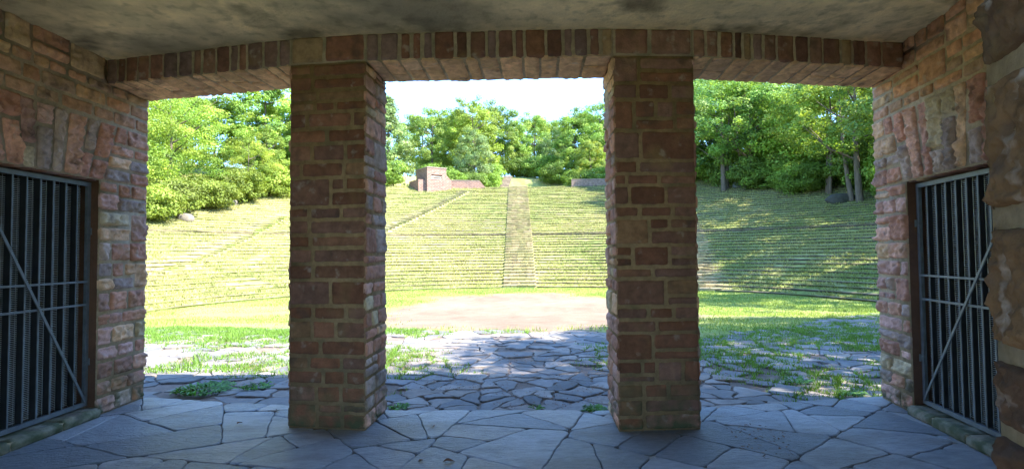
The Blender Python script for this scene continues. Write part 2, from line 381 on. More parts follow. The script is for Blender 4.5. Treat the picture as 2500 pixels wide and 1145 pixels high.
# ------------------------------------------------------------------ side walls with door openings
ZD, ZS = 2.37, .09               # door head and sill
def side_wall(P0, U, N, u_out, u_jamb, u_jamb2, u_end, seed, label):
    """P0 at u=0; u grows towards the arena; N points into the room"""
    mb = MB(); rng = random.Random(seed); U = np.array(U, float); N = np.array(N, float); T = .62
    def pt(u, d=0): p = np.array(P0)+U[:2]*u-N[:2]*d; return (float(p[0]), float(p[1]))
    def blk(a, b, z0, z1, t=T): 
        q = [pt(a, 0), pt(b, 0), pt(b, t), pt(a, t)]
        ar = sum(q[i][0]*q[(i+1) % 4][1]-q[(i+1) % 4][0]*q[i][1] for i in range(4))
        mb.prism(q if ar > 0 else q[::-1], z0, z1, 1)
    blk(u_jamb, u_out, -.03, ZD); blk(u_end, u_jamb2, -.03, ZD); blk(u_end, u_out, ZD, 4.05)
    # reveal skins, smooth brown blocks 3 mm proud
    for u, s in ((u_jamb, -1), (u_jamb2, 1)):
        q = [pt(u, .012), pt(u+s*.004, .012), pt(u+s*.004, T), pt(u, T)]
        ar = sum(q[i][0]*q[(i+1) % 4][1]-q[(i+1) % 4][0]*q[i][1] for i in range(4))
        mb.prism(q if ar > 0 else q[::-1], ZS, ZD-.003, 2)
    O3 = (P0[0], P0[1], 0); zt = 3.02; tl = .2
    # near pier
    R1 = courses(u_jamb-.012, u_out+.014, 0, ZD, (.13, .22), (.2, .42), rng, .3)
    lay(mb, O3, U, Zv, N, [quad(r) for r in R1], rng, bulge=.012, rough=.034, step=.017, seed=seed, pal=PALW)
    # pier stones beside the fan, cut to its slant
    slant = lambda z: u_jamb+.03+tl*(z-ZD)/(zt-ZD)
    z = ZD; qs = []
    while z < zt-1e-6:
        h = rng.uniform(.12, .22)
        if zt-z-h < .1: h = zt-z
        m1 = rng.uniform(.45, .7)*(u_out-u_jamb)+u_jamb
        qs += [((slant(z), z), (max(m1, slant(z)+.1), z), (max(m1, slant(z+h)+.1), z+h), (slant(z+h), z+h)), ((max(m1, slant(z)+.1), z), (u_out+.014, z), (u_out+.014, z+h), (max(m1, slant(z+h)+.1), z+h))]
        z += h
    lay(mb, O3, U, Zv, N, qs, rng, bulge=.012, rough=.034, step=.017, seed=seed+1, pal=PALW)
    # fan of voussoirs
    qs = []; mid = (u_jamb+u_jamb2)/2; Wd = (u_jamb-u_jamb2)
    us = [u_jamb+.03]
    while us[-1] > u_jamb2-.03: us.append(us[-1]-rng.uniform(.12, .2))
    tp = [x+tl*np.clip((x-mid)/(Wd/2), -1, 1) for x in us]
    for i in range(len(us)-1):
        q = ((us[i+1], ZD-.01), (us[i], ZD-.01), (tp[i], zt), (tp[i+1], zt))
        if rng.random() < .6:
            k = rng.uniform(.32, .68); l = [(1-k)*np.array(q[0])+k*np.array(q[3]), (1-k)*np.array(q[1])+k*np.array(q[2])]
            qs += [(q[0], q[1], tuple(l[1]), tuple(l[0])), (tuple(l[0]), tuple(l[1]), q[2], q[3])]
        else: qs.append(q)
    lay(mb, O3, U, Zv, N, qs, rng, bulge=.014, rough=.042, step=.017, seed=seed+2, ns=9, gap=.013, pal=PALW)
    # far pier and everything above
    lay(mb, O3, U, Zv, N, [quad(r) for r in courses(u_end, u_jamb2+.012, 0, ZD, (.12, .2), (.2, .4), rng, .4)], rng, bulge=.022, rough=.016, step=.06, seed=seed+3)
    lay(mb, O3, U, Zv, N, [quad(r) for r in courses(u_end, tp[-1], ZD, zt, (.12, .2), (.2, .4), rng, .4)], rng, bulge=.022, rough=.016, step=.06, seed=seed+4)
    up = [quad(r) for r in courses(u_end, u_out+.014, zt, ZC+.03, (.1, .17), (.16, .42), rng, .45)]
    lay(mb, O3, U, Zv, N, up, rng, bulge=.012, rough=.02, step=.02, seed=seed+5, pal=(PALW*.5+np.array([.36, .24, .17])*.5)*np.array([1.05, .95, .78]))
    # end face towards the arena
    D = -N; po = pt(u_out)
    lay(mb, (po[0], po[1], 0), D, Zv, U, [quad(r) for r in courses(-.014, T, 0, 4.05, (.12, .2), (.2, .4), rng, .4)], rng, bulge=.02, rough=.014, step=.06, seed=seed+6)
    # soffit over the door
    pj = pt(u_jamb2); 
    lay(mb, (pj[0], pj[1], ZD), U, D, (0, 0, -1), [quad(r) for r in courses(0, u_jamb-u_jamb2, 0, .3, (.3, .3), (.12, .2), rng, 0)], rng, bulge=.012, rough=.01, step=.05, seed=seed+7)
    o = P_(mb.build('side_wall', [M_STONE, M_MORTAR, M_REVEAL], smooth=True)); o['label'] = label
    # dark chamber behind the gate
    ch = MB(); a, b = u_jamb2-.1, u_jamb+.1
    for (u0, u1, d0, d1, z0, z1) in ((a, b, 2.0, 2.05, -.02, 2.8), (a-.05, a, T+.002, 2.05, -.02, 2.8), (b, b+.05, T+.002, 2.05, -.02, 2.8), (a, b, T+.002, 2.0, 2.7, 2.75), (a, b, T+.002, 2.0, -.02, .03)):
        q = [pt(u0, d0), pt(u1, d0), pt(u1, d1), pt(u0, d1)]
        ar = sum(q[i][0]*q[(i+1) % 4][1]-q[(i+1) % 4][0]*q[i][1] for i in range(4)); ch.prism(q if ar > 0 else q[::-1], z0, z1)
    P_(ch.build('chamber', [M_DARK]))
    # sill stones
    si = MB(); x = u_jamb-.004; qs = []
    while x > u_jamb2+.05:
        wv = rng.uniform(.35, .6); x2 = max(x-wv, u_jamb2+.004); qs.append((x2, x)); x = x2
    for x2, x1 in qs:
        lay(si, (O3[0]+N[0]*.05, O3[1]+N[1]*.05, ZS-.012), U, -N, Zv, [((x2, 0), (x1, 0), (x1, .42), (x2, .42))], rng, bulge=.012, rough=.008, step=.03, gap=.006, pal=np.array([(.2, .19, .14), (.23, .2, .15)]), seed=seed+8)
        lay(si, (O3[0]+N[0]*.05, O3[1]+N[1]*.05, 0), U, Zv, N, [((x2, -.01), (x1, -.01), (x1, ZS-.01), (x2, ZS-.01))], rng, bulge=.012, rough=.01, step=.03, gap=.004, pal=np.array([(.2, .19, .14), (.23, .2, .15)]), seed=seed+9)
    q = [pt(u_jamb2+.004, -.045), pt(u_jamb-.004, -.045), pt(u_jamb-.004, .4), pt(u_jamb2+.004, .4)]
    ar = sum(q[i][0]*q[(i+1) % 4][1]-q[(i+1) % 4][0]*q[i][1] for i in range(4)); si.prism(q if ar > 0 else q[::-1], -.02, ZS-.02, 1)
    P_(si.build('sill', [M_STONE, M_MORTAR], smooth=True))
    return pt, U, N

def gate(pt, U, N, s0, width, bd, label):
    """s0 = u of the hinge side, leaf runs towards -U"""
    z0, z1 = ZS+.02, ZD-.03; dd = .10
    def W(s, d, z): p = pt(s0-s, dd+d); return (p[0], p[1], z)
    up = tuple(N)
    f = MB(); fw = .04
    f.bar(W(0, .0, z0), W(0, .0, z1), fw, .03, up); f.bar(W(width, .0, z0), W(width, .0, z1), fw, .03, up)
    f.bar(W(fw/2, .0, z1-fw/2), W(width-fw/2, .0, z1-fw/2), fw, .03, up); f.bar(W(fw/2, .0, z0+fw/2), W(width-fw/2, .0, z0+fw/2), fw, .03, up)
    g = P_(f.build('gate', [M_STEEL])); g['label'] = label
    def sub(mb, nm, mats):
        o = mb.build(nm, mats); o.parent = g; o.matrix_parent_inverse = g.matrix_world.inverted() if False else Matrix.Identity(4); return o
    n = int(round(width/.15)); 
    for k in range(1, n):
        s = k*width/n; b = MB()
        b.bar(W(s, bd/2, z0+fw), W(s, bd/2, z1-fw), bd, .007, tuple(U), 1)      # deep flat, coloured dark to paint in its shaded side
        b.bar(W(s, -.003, z0+fw), W(s, -.003, z1-fw), .011, .006, up, 0)       # front edge in the lighter frame steel
        sub(b, 'bar', [M_STEEL, M_STEELD])
    for z in (1.36, 1.13):
        b = MB(); b.bar(W(fw/2, -.014, z), W(width-fw/2, -.014, z), .02, .010, up); sub(b, 'crossbar', [M_STEEL])
    b = MB(); b.bar(W(fw/2, -.026, z0+fw), W(width-fw/2, -.026, z1-fw), .024, .010, up); sub(b, 'diagonal_brace', [M_STEEL])
    b = MB(); z = z0+.05
    while z < z1-.05:
        b.bar(W(.02, bd+.006, z), W(width-.02, bd+.006, z), .0065, .003, up); z += .0165
    s = .03
    while s < width-.02:
        b.bar(W(s, bd+.009, z0+.03), W(s, bd+.009, z1-.03), .003, .003, up); s += .05
    sub(b, 'wire_mesh', [M_MESH])
    for z in (.55, 1.87):
        b = MB(); b.bar(W(-.06, -.01, z), W(.03, -.01, z), .035, .025, up); b.tube([W(-.03, -.02, z-.035), W(-.03, -.02, z+.035)], .014, 10); sub(b, 'hinge', [M_STEEL])
ZD = 2.40
ptL, UL, NL = side_wall((-4.23, 0), (0, 1, 0), (1, 0, 0), 6.38, 5.66, 4.28, .78, 61, 'left side wall of pink sandstone rubble with a fan of long stones over its gate')
gate(ptL, UL, NL, 5.635, 1.29, .058, 'grey barred steel gate in the left wall')
ur = np.array([.165, 1]); ur /= np.linalg.norm(ur); nr = np.array([-ur[1], ur[0], 0])
Lr = lambda Y: (Y-.2)/ur[1]
p0r = (4.035-.165*(6.12-.2), .2)
ZD = 2.29
ptR, UR, NR = side_wall(p0r, (ur[0], ur[1], 0), (nr[0], nr[1], 0), Lr(6.10), Lr(5.50), Lr(3.95), Lr(.78), 71, 'right side wall of pink sandstone rubble with a fan of long stones over its gate')
gate(ptR, UR, NR, Lr(5.50)-.03, 1.47, .040, 'grey barred steel gate in the right wall')

# ceiling slab + roof, rear lintel
def ceiling():
    nx, ny = 60, 40; xs = np.linspace(-4.3, 4.0, nx); ys = np.linspace(.75, 5.9, ny)
    X, Y = np.meshgrid(xs, ys, indexing='ij'); Z = ZC+.012*fbm(P3(X, Y), .9, 3, 3)
    I = np.arange(nx*ny).reshape(nx, ny); F = np.stack([I[:-1, :-1], I[:-1, 1:], I[1:, 1:], I[1:, :-1]], -1).reshape(-1, 4)
    mb = MB(); mb.add(np.stack([X, Y, Z], -1).reshape(-1, 3), F)
    P_(mb.build('ceiling', [M_CEIL], smooth=True))
    rb = MB(); rb.prism([(-4.85, .15), (4.7, .15), (4.7, 6.12), (-4.85, 6.4)], 4.06, 4.2)
    P_(rb.build('roof', [M_CEIL]))
    b = MB(); rng = random.Random(5); b.box((-4.2, .8, ZL+.001), (3.1, 1.38, 4.04), 1)
    lay(b, (-4.2, 1.38, 0), (1, 0, 0), Zv, (0, 1, 0), [quad(r) for r in courses(0, 7.3, ZL, ZC, (.25, .25), (.15, .25), rng, 0)], rng, step=.08)
    o = P_(b.build('lintel', [M_STONE, M_MORTAR], smooth=True)); o['label'] = 'rear stone lintel'
ceiling()

# ------------------------------------------------------------------ flagstones
def slab(mb, poly, z, th, gap, rng, col, seed, wob=.012, seg=.09, dome=.0, tilt=.004, soft=2):
    c = np.mean(poly, 0); n = len(poly); A = 0
    # inset by gap, then resample with a wobbly rounded outline
    pts = []
    for k in range(n):
        a, b = poly[k], poly[(k+1) % n]; L = np.linalg.norm(b-a); m = max(1, int(L/seg))
        for t in np.arange(m)/m: pts.append(a+(b-a)*t)
    pts = np.array(pts)
    for _ in range(soft): pts = .5*pts+.25*(np.roll(pts, 1, 0)+np.roll(pts, -1, 0))
    d = pts-c; r = np.linalg.norm(d, axis=1)[:, None]+1e-6
    pts = c+d*np.maximum(.3, (r-gap)/r)
    pts = pts+np.stack([vnoise(P3(pts[:, 0], pts[:, 1]), 9, seed), vnoise(P3(pts[:, 0], pts[:, 1]), 9, seed+1)], -1)*wob
    m = len(pts); tx, ty = rng.uniform(-tilt, tilt), rng.uniform(-tilt, tilt)
    def ring(s, dz):
        q = c+(pts-c)*s; Z = z+dz+tx*(q[:, 0]-c[0])+ty*(q[:, 1]-c[1]); return np.column_stack([q, Z])
    rad = np.linalg.norm(pts-c, axis=1).mean(); e = .012/rad
    V = np.concatenate([ring(1, -th), ring(1, -.007), ring(1-e, 0), ring(.6, dome), [[c[0], c[1], z+dome]]])
    F4 = []; F3 = []
    for s_ in range(3):
        for k in range(m): F4.append((s_*m+k, s_*m+(k+1) % m, (s_+1)*m+(k+1) % m, (s_+1)*m+k))
    for k in range(m): F3.append((3*m+k, 3*m+(k+1) % m, 4*m))
    base = mb.n; mb.add(V, F4, 0, col); mb.F.append(np.array(F3)+base); mb.M.append(np.zeros(len(F3)))
def split(poly, target, rng, out):
    q = np.array(poly); A = abs(np.sum(q[:, 0]*np.roll(q[:, 1], -1)-q[:, 1]*np.roll(q[:, 0], -1)))/2
    if A < target(q.mean(0))*rng.uniform(.55, 1.5): out.append([v for v in q]); return
    d = q-q.mean(0); ev, vec = np.linalg.eigh(d.T@d); n = vec[:, 1]; a = rng.gauss(0, .33); n = np.array([n[0]*math.cos(a)-n[1]*math.sin(a), n[0]*math.sin(a)+n[1]*math.cos(a)])
    pr = q@n; c = pr.min()+(pr.max()-pr.min())*rng.uniform(.36, .64)
    for s_ in (1, -1):
        new = []
        for k in range(len(q)):
            p, r = q[k], q[(k+1) % len(q)]; dp, dr = s_*(p@n-c), s_*(r@n-c)
            if dp <= 0: new.append(p)
            if (dp < 0) != (dr < 0) and abs(dp-dr) > 1e-9: new.append(p+(r-p)*dp/(dp-dr))
        if len(new) >= 3: split(new, target, rng, out)
SL = np.array([(.25,.255,.27),(.19,.20,.215),(.29,.285,.285),(.155,.165,.18),(.29,.265,.25)])*1.25
OUT_LINE = [(-5.2, 6.62), (-4.6, 6.50), (-2.06, 5.92), (-1.32, 5.80), (.99, 5.73), (1.74, 5.77), (4.3, 6.22), (5.2, 6.4)]
rng = random.Random(12)
fl = MB()
def clip_line(poly):
    # trim a cell to the portico's outer edge, using the stretch of the edge it lies on
    c = np.mean(poly, 0)
    for a, b in zip(OUT_LINE, OUT_LINE[1:]):
        if a[0] <= c[0] < b[0]:
            a = np.array(a); d = np.array(b)-a; n = np.array([-d[1], d[0]]); new = []
            for k in range(len(poly)):
                p, q = poly[k], poly[(k+1) % len(poly)]; dp, dq = n@(p-a), n@(q-a)
                if dp <= 0: new.append(p)
                if (dp < 0) != (dq < 0): new.append(p+(q-p)*dp/(dp-dq))
            return new
    return poly
flat_ = []; split([(-5.19, -1.5), (5.19, -1.5), (5.19, 6.9), (-5.19, 6.9)], lambda c: .42 if c[1] < 5.2 else .34, rng, flat_)
for poly in flat_:
    poly = clip_line(poly)
    if len(poly) < 3: continue
    c = np.mean(poly, 0); q_ = np.array(poly); ar_ = abs(np.sum(q_[:, 0]*np.roll(q_[:, 1], -1)-q_[:, 1]*np.roll(q_[:, 0], -1)))/2
    if ar_ < .03: continue
    slab(fl, poly, rng.uniform(-.004, .004), .09, rng.uniform(.002, .006), rng, SL[rng.randrange(5)]*rng.uniform(.85, 1.15), 5, wob=.012, seg=.06, tilt=.004, soft=1)
fl.box((-5.1, -1.4, -.2), (5.0, 5.7, -.016), 1)
tag(fl.build('floor', [M_SLATE, M_JOINT]), kind='structure')

# ------------------------------------------------------------------ terrain
CX, CY, R0, R1_ = .6, 23.5, 17.0, 48.5
def theta(X, Y): return np.degrees(np.arctan2(X-CX, Y-CY))
def base_h(X, Y): return -.05-.8*ss((Y-10)/15)
WALK = 29.0
def cone(r):
    z = -.85+.355*(np.clip(r, R0, R1_)-R0)
    z = z+3.0*ss((r-53)/8)+.09*np.maximum(0, r-61)*np.clip(1-(r-61)/200, .3, 1)
    return z
def fade(X, Y): return 1-ss((np.abs(theta(X, Y))-100)/30)
def ground_h(X, Y):
    r = np.hypot(X-CX, Y-CY); f = fade(X, Y)*(r > R0); b = base_h(X, Y)
    return b+(cone(r)-b)*f*np.where(r > R0, 1, 0)
def gh(x, y): return float(ground_h(np.array([float(x)]), np.array([float(y)]))[0])
# big ground sheet (lies just under the terraces)
def sheet():
    xs = np.unique(np.concatenate([np.linspace(-400, -70, 12), np.arange(-70, 70.1, 1.25), np.linspace(70, 400, 12)]))
    ys = np.unique(np.concatenate([np.linspace(-400, -30, 12), np.arange(-30, 110.1, 1.25), np.linspace(110, 600, 14)]))
    X, Y = np.meshgrid(xs, ys, indexing='ij'); r = np.hypot(X-CX, Y-CY)
    Z = ground_h(X, Y)-.12-np.where((r > R0-2) & (r < 64), .35, 0)*(fade(X, Y) > .02)
    Z = np.where((np.abs(X) < 5.5) & (Y < 6.6) & (Y > -2), -.3, Z)
    I = np.arange(X.size).reshape(X.shape); F = np.stack([I[:-1, :-1], I[1:, :-1], I[1:, 1:], I[:-1, 1:]], -1).reshape(-1, 4)
    mb = MB(); mb.add(np.stack([X, Y, Z], -1).reshape(-1, 3), F); tag(mb.build('ground', [M_GRASS], smooth=True), kind='structure')
sheet()
G_HI = np.array([.285, .29, .10]); G_LO = np.array([.185, .225, .065]); G_DRY = np.array([.38, .34, .15]); ST = np.array([.235, .185, .135]); ST_SHADE = np.array([.085, .075, .05])
def turf_col(P):
    a = ss(fbm(P, .13, 31, 3)*1.2+.5)[..., None]; b = ss(fbm(P, .9, 33, 3)*1.6+.1)[..., None]
    left = ss((-P[..., 0]+2)/26)[..., None]             # the left side of the slope is drier
    c = G_LO*(1-a)+G_HI*a
    return c*(1-b*.5)+G_DRY*b*.5+(G_DRY-c)*left*.38
# stairways: centre line (x,y) bottom -> top, width
STAIRS = [((.55, 40.3), (.85, 72.0), 2.45), ((-14.2, 44.5), (-6.0, 69.0), 1.6), ((12.9, 35.2), (16.5, 52.0), 1.9), ((-20.0, 30.5), (-21.0, 50.0), 1.7)]
def stair_d(X, Y):
    m = np.full(X.shape, 9.0)
    for a, b, wd in STAIRS[1:]:
        a = np.array(a); b = np.array(b); d = b-a; L2 = d@d; t = np.clip(((X-a[0])*d[0]+(Y-a[1])*d[1])/L2, 0, 1)
        m = np.minimum(m, np.hypot(X-a[0]-t*d[0], Y-a[1]-t*d[1])-wd/2)
    return m
NR_ = 48; RUN = (R1_-R0)/NR_; RISE = .355*RUN
rowrng = random.Random(77)
def terraces():
    th = np.radians(np.linspace(-128, 128, 760)); V = []; K = []; prof = []
    row_h = []
    for i in range(NR_):
        r = R0+i*RUN; z = -.85+i*RISE
        walk = abs(r-WALK) < RUN*.5
        rh = RISE*.75 if walk else RISE*(.36+.05*(i % 3))
        row_h.append(rh)
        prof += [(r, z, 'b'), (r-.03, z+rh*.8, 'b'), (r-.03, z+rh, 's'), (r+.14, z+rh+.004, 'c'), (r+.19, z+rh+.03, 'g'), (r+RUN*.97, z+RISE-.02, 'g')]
    prof += [(R1_, -.85+NR_*RISE, 'g'), (53, -.85+NR_*RISE, 'g'), (55, -.85+NR_*RISE+.47, 'g'), (57, -.85+NR_*RISE+1.5, 'g'), (59, -.85+NR_*RISE+2.5, 'g'), (61, -.85+NR_*RISE+3.0, 'g'), (64, -.85+NR_*RISE+3.3, 'g')]
    rows = []; cols = []
    for k, (r, z, t) in enumerate(prof):
        X = CX+r*np.sin(th); Y = CY+r*np.cos(th); P = P3(X, Y, z)
        jr = .05*fbm(P*[1, 1, 3], .7, k % 5, 2)+.03*vnoise(P, 3.1, 5+k//5); jz = .035*fbm(P, .8, 9+k//5, 3)
        if r > 50: jr = jr*0; jz = .12*fbm(P, .3, 5, 3)
        X = X+jr*np.sin(th); Y = Y+jr*np.cos(th); f = fade(X, Y); b = base_h(X, Y)-.05
        g = (t == 'g'); Z = b+(z+jz*(1.3 if g else .5)-b)*f
        rows.append(np.stack([X, Y, Z], -1)); P = P3(X, Y, 0)
        gc = turf_col(P)*(1+.25*vnoise(P, 1.7, k))[:, None]
        stn = ST*(1+.25*vnoise(P3(X, Y, z), 1.2, 3))[:, None]
        over = ss(fbm(P3(X, Y, z*3), .55, 70+k//5, 3)*2.0+.45)[:, None]      # turf creeping over the edge stones
        if t == 'b': c = ST_SHADE*(1+.3*vnoise(P, 1.5, k))[:, None]*(1-over*.45)+G_LO*.5*over*.45  # riser colour darkened to paint in the shadow under the turf edge
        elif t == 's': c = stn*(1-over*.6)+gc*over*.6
        elif t == 'c': c = stn*(1-over*.8)+gc*over*.8
        else: c = gc
        lf = ss((-X-3)/16)[:, None]*.6
        if t in 'bs': c = c*(1-lf)+gc*lf*.9
        if abs(r-WALK) < RUN*.6: c = c*.35+ST*.55*.65
        sd_ = stair_d(X, Y)+.35*vnoise(P, 1.1, 8); m = ss(-sd_/.5+.5)[:, None]*.75; m = m*.45; c = c*(1-m)+ST*.95*m
        if r > 53 and r < 62:
            pass
        cols.append(c)
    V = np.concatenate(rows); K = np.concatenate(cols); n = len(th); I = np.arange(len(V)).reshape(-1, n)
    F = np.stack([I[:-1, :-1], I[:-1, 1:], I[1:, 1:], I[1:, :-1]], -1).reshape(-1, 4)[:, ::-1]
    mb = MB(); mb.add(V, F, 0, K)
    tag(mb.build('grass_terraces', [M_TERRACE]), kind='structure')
    return row_h
row_h = terraces()
# the central stone stairway (two steps per seat row) and three others lying in the slope
def stairway(a, b, wd, label, per=1, lift=.05, moss=0):
    a = np.array(a); b = np.array(b); d = b-a; L = np.linalg.norm(d); u = d/L; v = np.array([u[1], -u[0]])
    o = empty('stone_stairway', (a[0], a[1], gh(*a))); tag(o, label, 'stairs', 'stone stairways in the grass terraces')
    mb = MB(); n = int(L/(RUN/per)); rg = random.Random(int(L*10))
    for k in range(n):
        s0 = k*L/n; s1 = (k+1)*L/n; m = a+u*(s0+s1)/2; r = math.hypot(m[0]-CX, m[1]-CY)
        e = a+u*s1; z = float(cone(np.array([math.hypot(e[0]-CX, e[1]-CY)]))[0])+lift
        if r < R0: continue
        w0 = wd/2; x = -w0
        while x < w0-1e-3:
            ww = rg.uniform(.35, .75); x2 = min(x+ww, w0)
            if w0-x2 < .2: x2 = w0
            jz = rg.uniform(-.02, .02); c = ST*rg.uniform(.75, 1.15)*np.array([1.05, .97, .93]); mo = min(1, moss*rg.uniform(.7, 1.5)); c = c*(1-mo)+np.array([.17, .19, .05])*mo
            q = [a+u*(s0+rg.uniform(-.03, .03))+v*(x+.008), a+u*(s0+rg.uniform(-.03, .03))+v*(x2-.008), a+u*(s1+.05)+v*(x2-.008), a+u*(s1+.05)+v*(x+.008)]
            q2 = [q[0]+u*.06, q[1]+u*.06, q[2], q[3]]
            mb.prism([tuple(p) for p in q], z-.06, z+jz, 0, c*1.7); mb.prism([tuple(p) for p in q2], z-.34, z-.061, 0, c*1.75); x = x2
    s = mb.build('steps', [M_TERRACE]); s.parent = o; s.matrix_parent_inverse = Matrix.Translation(-Vector((a[0], a[1], gh(*a))))
    return o
stairway(*STAIRS[0], 'straight central stone stairway climbing the terraces from the gravel circle', lift=.06, moss=.35)
stairway(*STAIRS[1], 'weathered stone stairway slanting up the left of the terraces towards the low wall', lift=-.05, moss=.5)
stairway(*STAIRS[2], 'stone stairway beside the right pillar on the shaded right terraces', lift=.0, moss=.25)
stairway(*STAIRS[3], 'overgrown stone stairway at the far left of the terraces', lift=-.09, moss=.7)
# short stair on the bank behind
def bank_stair():
    o = empty('bank_stairs', (-1.5, 76.5, 10.3)); tag(o, 'short pale stair up the grass bank above the terraces', 'stairs')
    mb = MB(); rg = random.Random(4)
    for k in range(16):
        y = 76.3+k*.5; r = math.hypot(-1-CX, y+.5-CY); z = float(cone(np.array([r]))[0])+.12; x = -2.0+k*.06
        mb.box((x, y, z-.4), (x+1.3, y+.53, z+rg.uniform(-.02, .02)), 0, ST*rg.uniform(.85, 1.2))
    s = mb.build('steps', [M_TERRACE]); s.parent = o; s.matrix_parent_inverse = Matrix.Translation((1.5, -76.5, -10.3))
bank_stair()

# ------------------------------------------------------------------ arena floor: lawn sheet, gravel circle, crazy paving
def gravel_mask(X, Y):           # <0 inside the gravel
    P = P3(X, Y); e = np.hypot((X-.8)/6.2, (Y-23.3)/11.6)-1
    return e+.14*fbm(P, .35, 61, 3)+.12*fbm(P, 1.6, 62, 3)
def pave_mask(X, Y):             # <0 where flagstones lie
    P = P3(X, Y)
    near = Y-np.interp(X, [-9, -4.5, -1, 1.8, 3.6, 6.2, 10, 14], [14.5, 13.3, 12.6, 12.2, 10.8, 12.8, 17, 21])
    return np.maximum(near, 5.4-Y)+.16*fbm(P, .9, 64, 2)
def lawn():
    xs = np.arange(-30, 32, .2); ys = np.arange(5.6, 42, .2)
    X, Y = np.meshgrid(xs, ys, indexing='ij'); P = P3(X, Y)
    Z = base_h(X, Y)+.02*fbm(P, .6, 3, 3)-.02
    pm = ss(-pave_mask(X, Y)/.3+.5)[..., None]; gm = ss(-gravel_mask(X, Y)/.12+.5)[..., None]
    Z = Z-.018*pm[..., 0]+.0*gm[..., 0]
    g = turf_col(P)*.6+np.array([.17, .24, .04])*.55; g = g*(1+.2*fbm(P, 2.5, 5, 2))[..., None]; pt_ = ss(fbm(P, .28, 17, 3)*2.2-.1+.2*(X < -2))[..., None]*.6; g = g*(1-pt_)+np.array([.24, .22, .09])*pt_
    GR = np.array([.195, .145, .105])*(1+.16*fbm(P, .35, 7, 3)+.16*vnoise(P, 4.5, 4)+.10*vnoise(P*[1, .35, 1], 1.6, 14))[..., None]
    DI = np.array([.20, .155, .125])*(1+.3*fbm(P, 1.5, 9, 3))[..., None]
    K = g*(1-gm)+GR*gm; K = K*(1-pm)+DI*pm
    I = np.arange(X.size).reshape(X.shape); F = np.stack([I[:-1, :-1], I[1:, :-1], I[1:, 1:], I[:-1, 1:]], -1).reshape(-1, 4)
    keep = (np.hypot(X-CX, Y-CY) < R0+1.2) | (Y < 16)
    F = F[keep[:-1, :-1].ravel()]
    mb = MB(); mb.add(np.stack([X, Y, Z], -1).reshape(-1, 3), F, 0, K.reshape(-1, 3))
    tag(mb.build('arena_floor', [M_EARTH], smooth=True), kind='structure')
lawn()
rng = random.Random(5)
pv = MB(); joints = []
flat_ = []; split([(-14, 5.2), (18, 5.2), (18, 21.5), (-14, 21.5)], lambda c: .15 if c[1] < 9 else .2, rng, flat_)
for poly in flat_:
    c = np.mean(poly, 0); pm = float(pave_mask(np.array([c[0]]), np.array([c[1]]))[0])
    if pm > .0: continue
    ins = c[1] < np.interp(c[0], [p_[0] for p_ in OUT_LINE], [p_[1] for p_ in OUT_LINE])-.12
    if ins and -4.5 < c[0] < 4.4: continue
    worn = float(fbm(np.array([[c[0], c[1], 0]]), .5, 91, 2)[0])
    for k in range(len(poly)):
        joints.append((poly[k], poly[(k+1) % len(poly)]))
    if rng.random() < .06+max(0, worn)*.35: continue        # missing stones show the dirt
    z = float(base_h(c[0], c[1]))-.012+rng.uniform(-.012, .010)
    # a stone near the portico sometimes splits into two
    col = SL[rng.randrange(5)]*rng.uniform(.95, 1.3)*np.array([.64, .56, .48])
    slab(pv, poly, z, .06, rng.uniform(.005, .022), rng, col, 15, wob=.035, seg=.06, tilt=.02, soft=1)
tag(pv.build('paving', [M_PAVE]), kind='structure')

# ------------------------------------------------------------------ grass
def blades(P, h, wdt, lean, cols, rs, name, tri=3):
    """P (n,3) roots. each root gives one narrow triangle"""
    n = len(P); a = rs.uniform(0, 2*np.pi, n); t = np.stack([np.cos(a), np.sin(a), np.zeros(n)], -1)
    b = rs.uniform(0, 2*np.pi, n); L = np.stack([np.cos(b), np.sin(b), np.zeros(n)], -1)*(lean*h*rs.uniform(.2, 1, n))[:, None]
    V = np.stack([P-t*wdt[:, None]/2, P+t*wdt[:, None]/2, P+L+np.array([0, 0, 1])*h[:, None]], 1).reshape(-1, 3)
    F = np.arange(n*3).reshape(-1, 3); K = np.repeat(cols, 3, 0)
    mb = MB(); mb.add(V, F, 0, K)
    return tag(mb.build(name, [M_BLADE]), kind='stuff')
rs = np.random.RandomState(4)
# lawn
N_ = 330000; X = rs.uniform(-24, 24, N_); Y = 8+rs.power(.8, N_)*0+rs.uniform(0, 34, N_)
k = (np.hypot(X-CX, Y-CY) < R0+.2) & (gravel_mask(X, Y) > rs.normal(0, .06, N_)) & (pave_mask(X, Y) > rs.normal(.12, .1, N_)) & (np.abs(X) < Y*.75) & (fbm(P3(X, Y), .28, 17, 3)*2.2+.2*(X < -2) < rs.uniform(.1, 1.5, N_))
X, Y = X[k], Y[k]; P = P3(X, Y); P[:, 2] = base_h(X, Y)-.02
cl = (turf_col(P)*.55+np.array([.17, .26, .04])*.6)*rs.uniform(.7, 1.35, (len(X), 1))
long_ = ss(fbm(P, .5, 21, 2)*2)
blades(P, (.05+.05*long_)*rs.uniform(.6, 1.4, len(X)), rs.uniform(.008, .02, len(X))+.0006*Y, .8, cl, rs, 'lawn_grass')
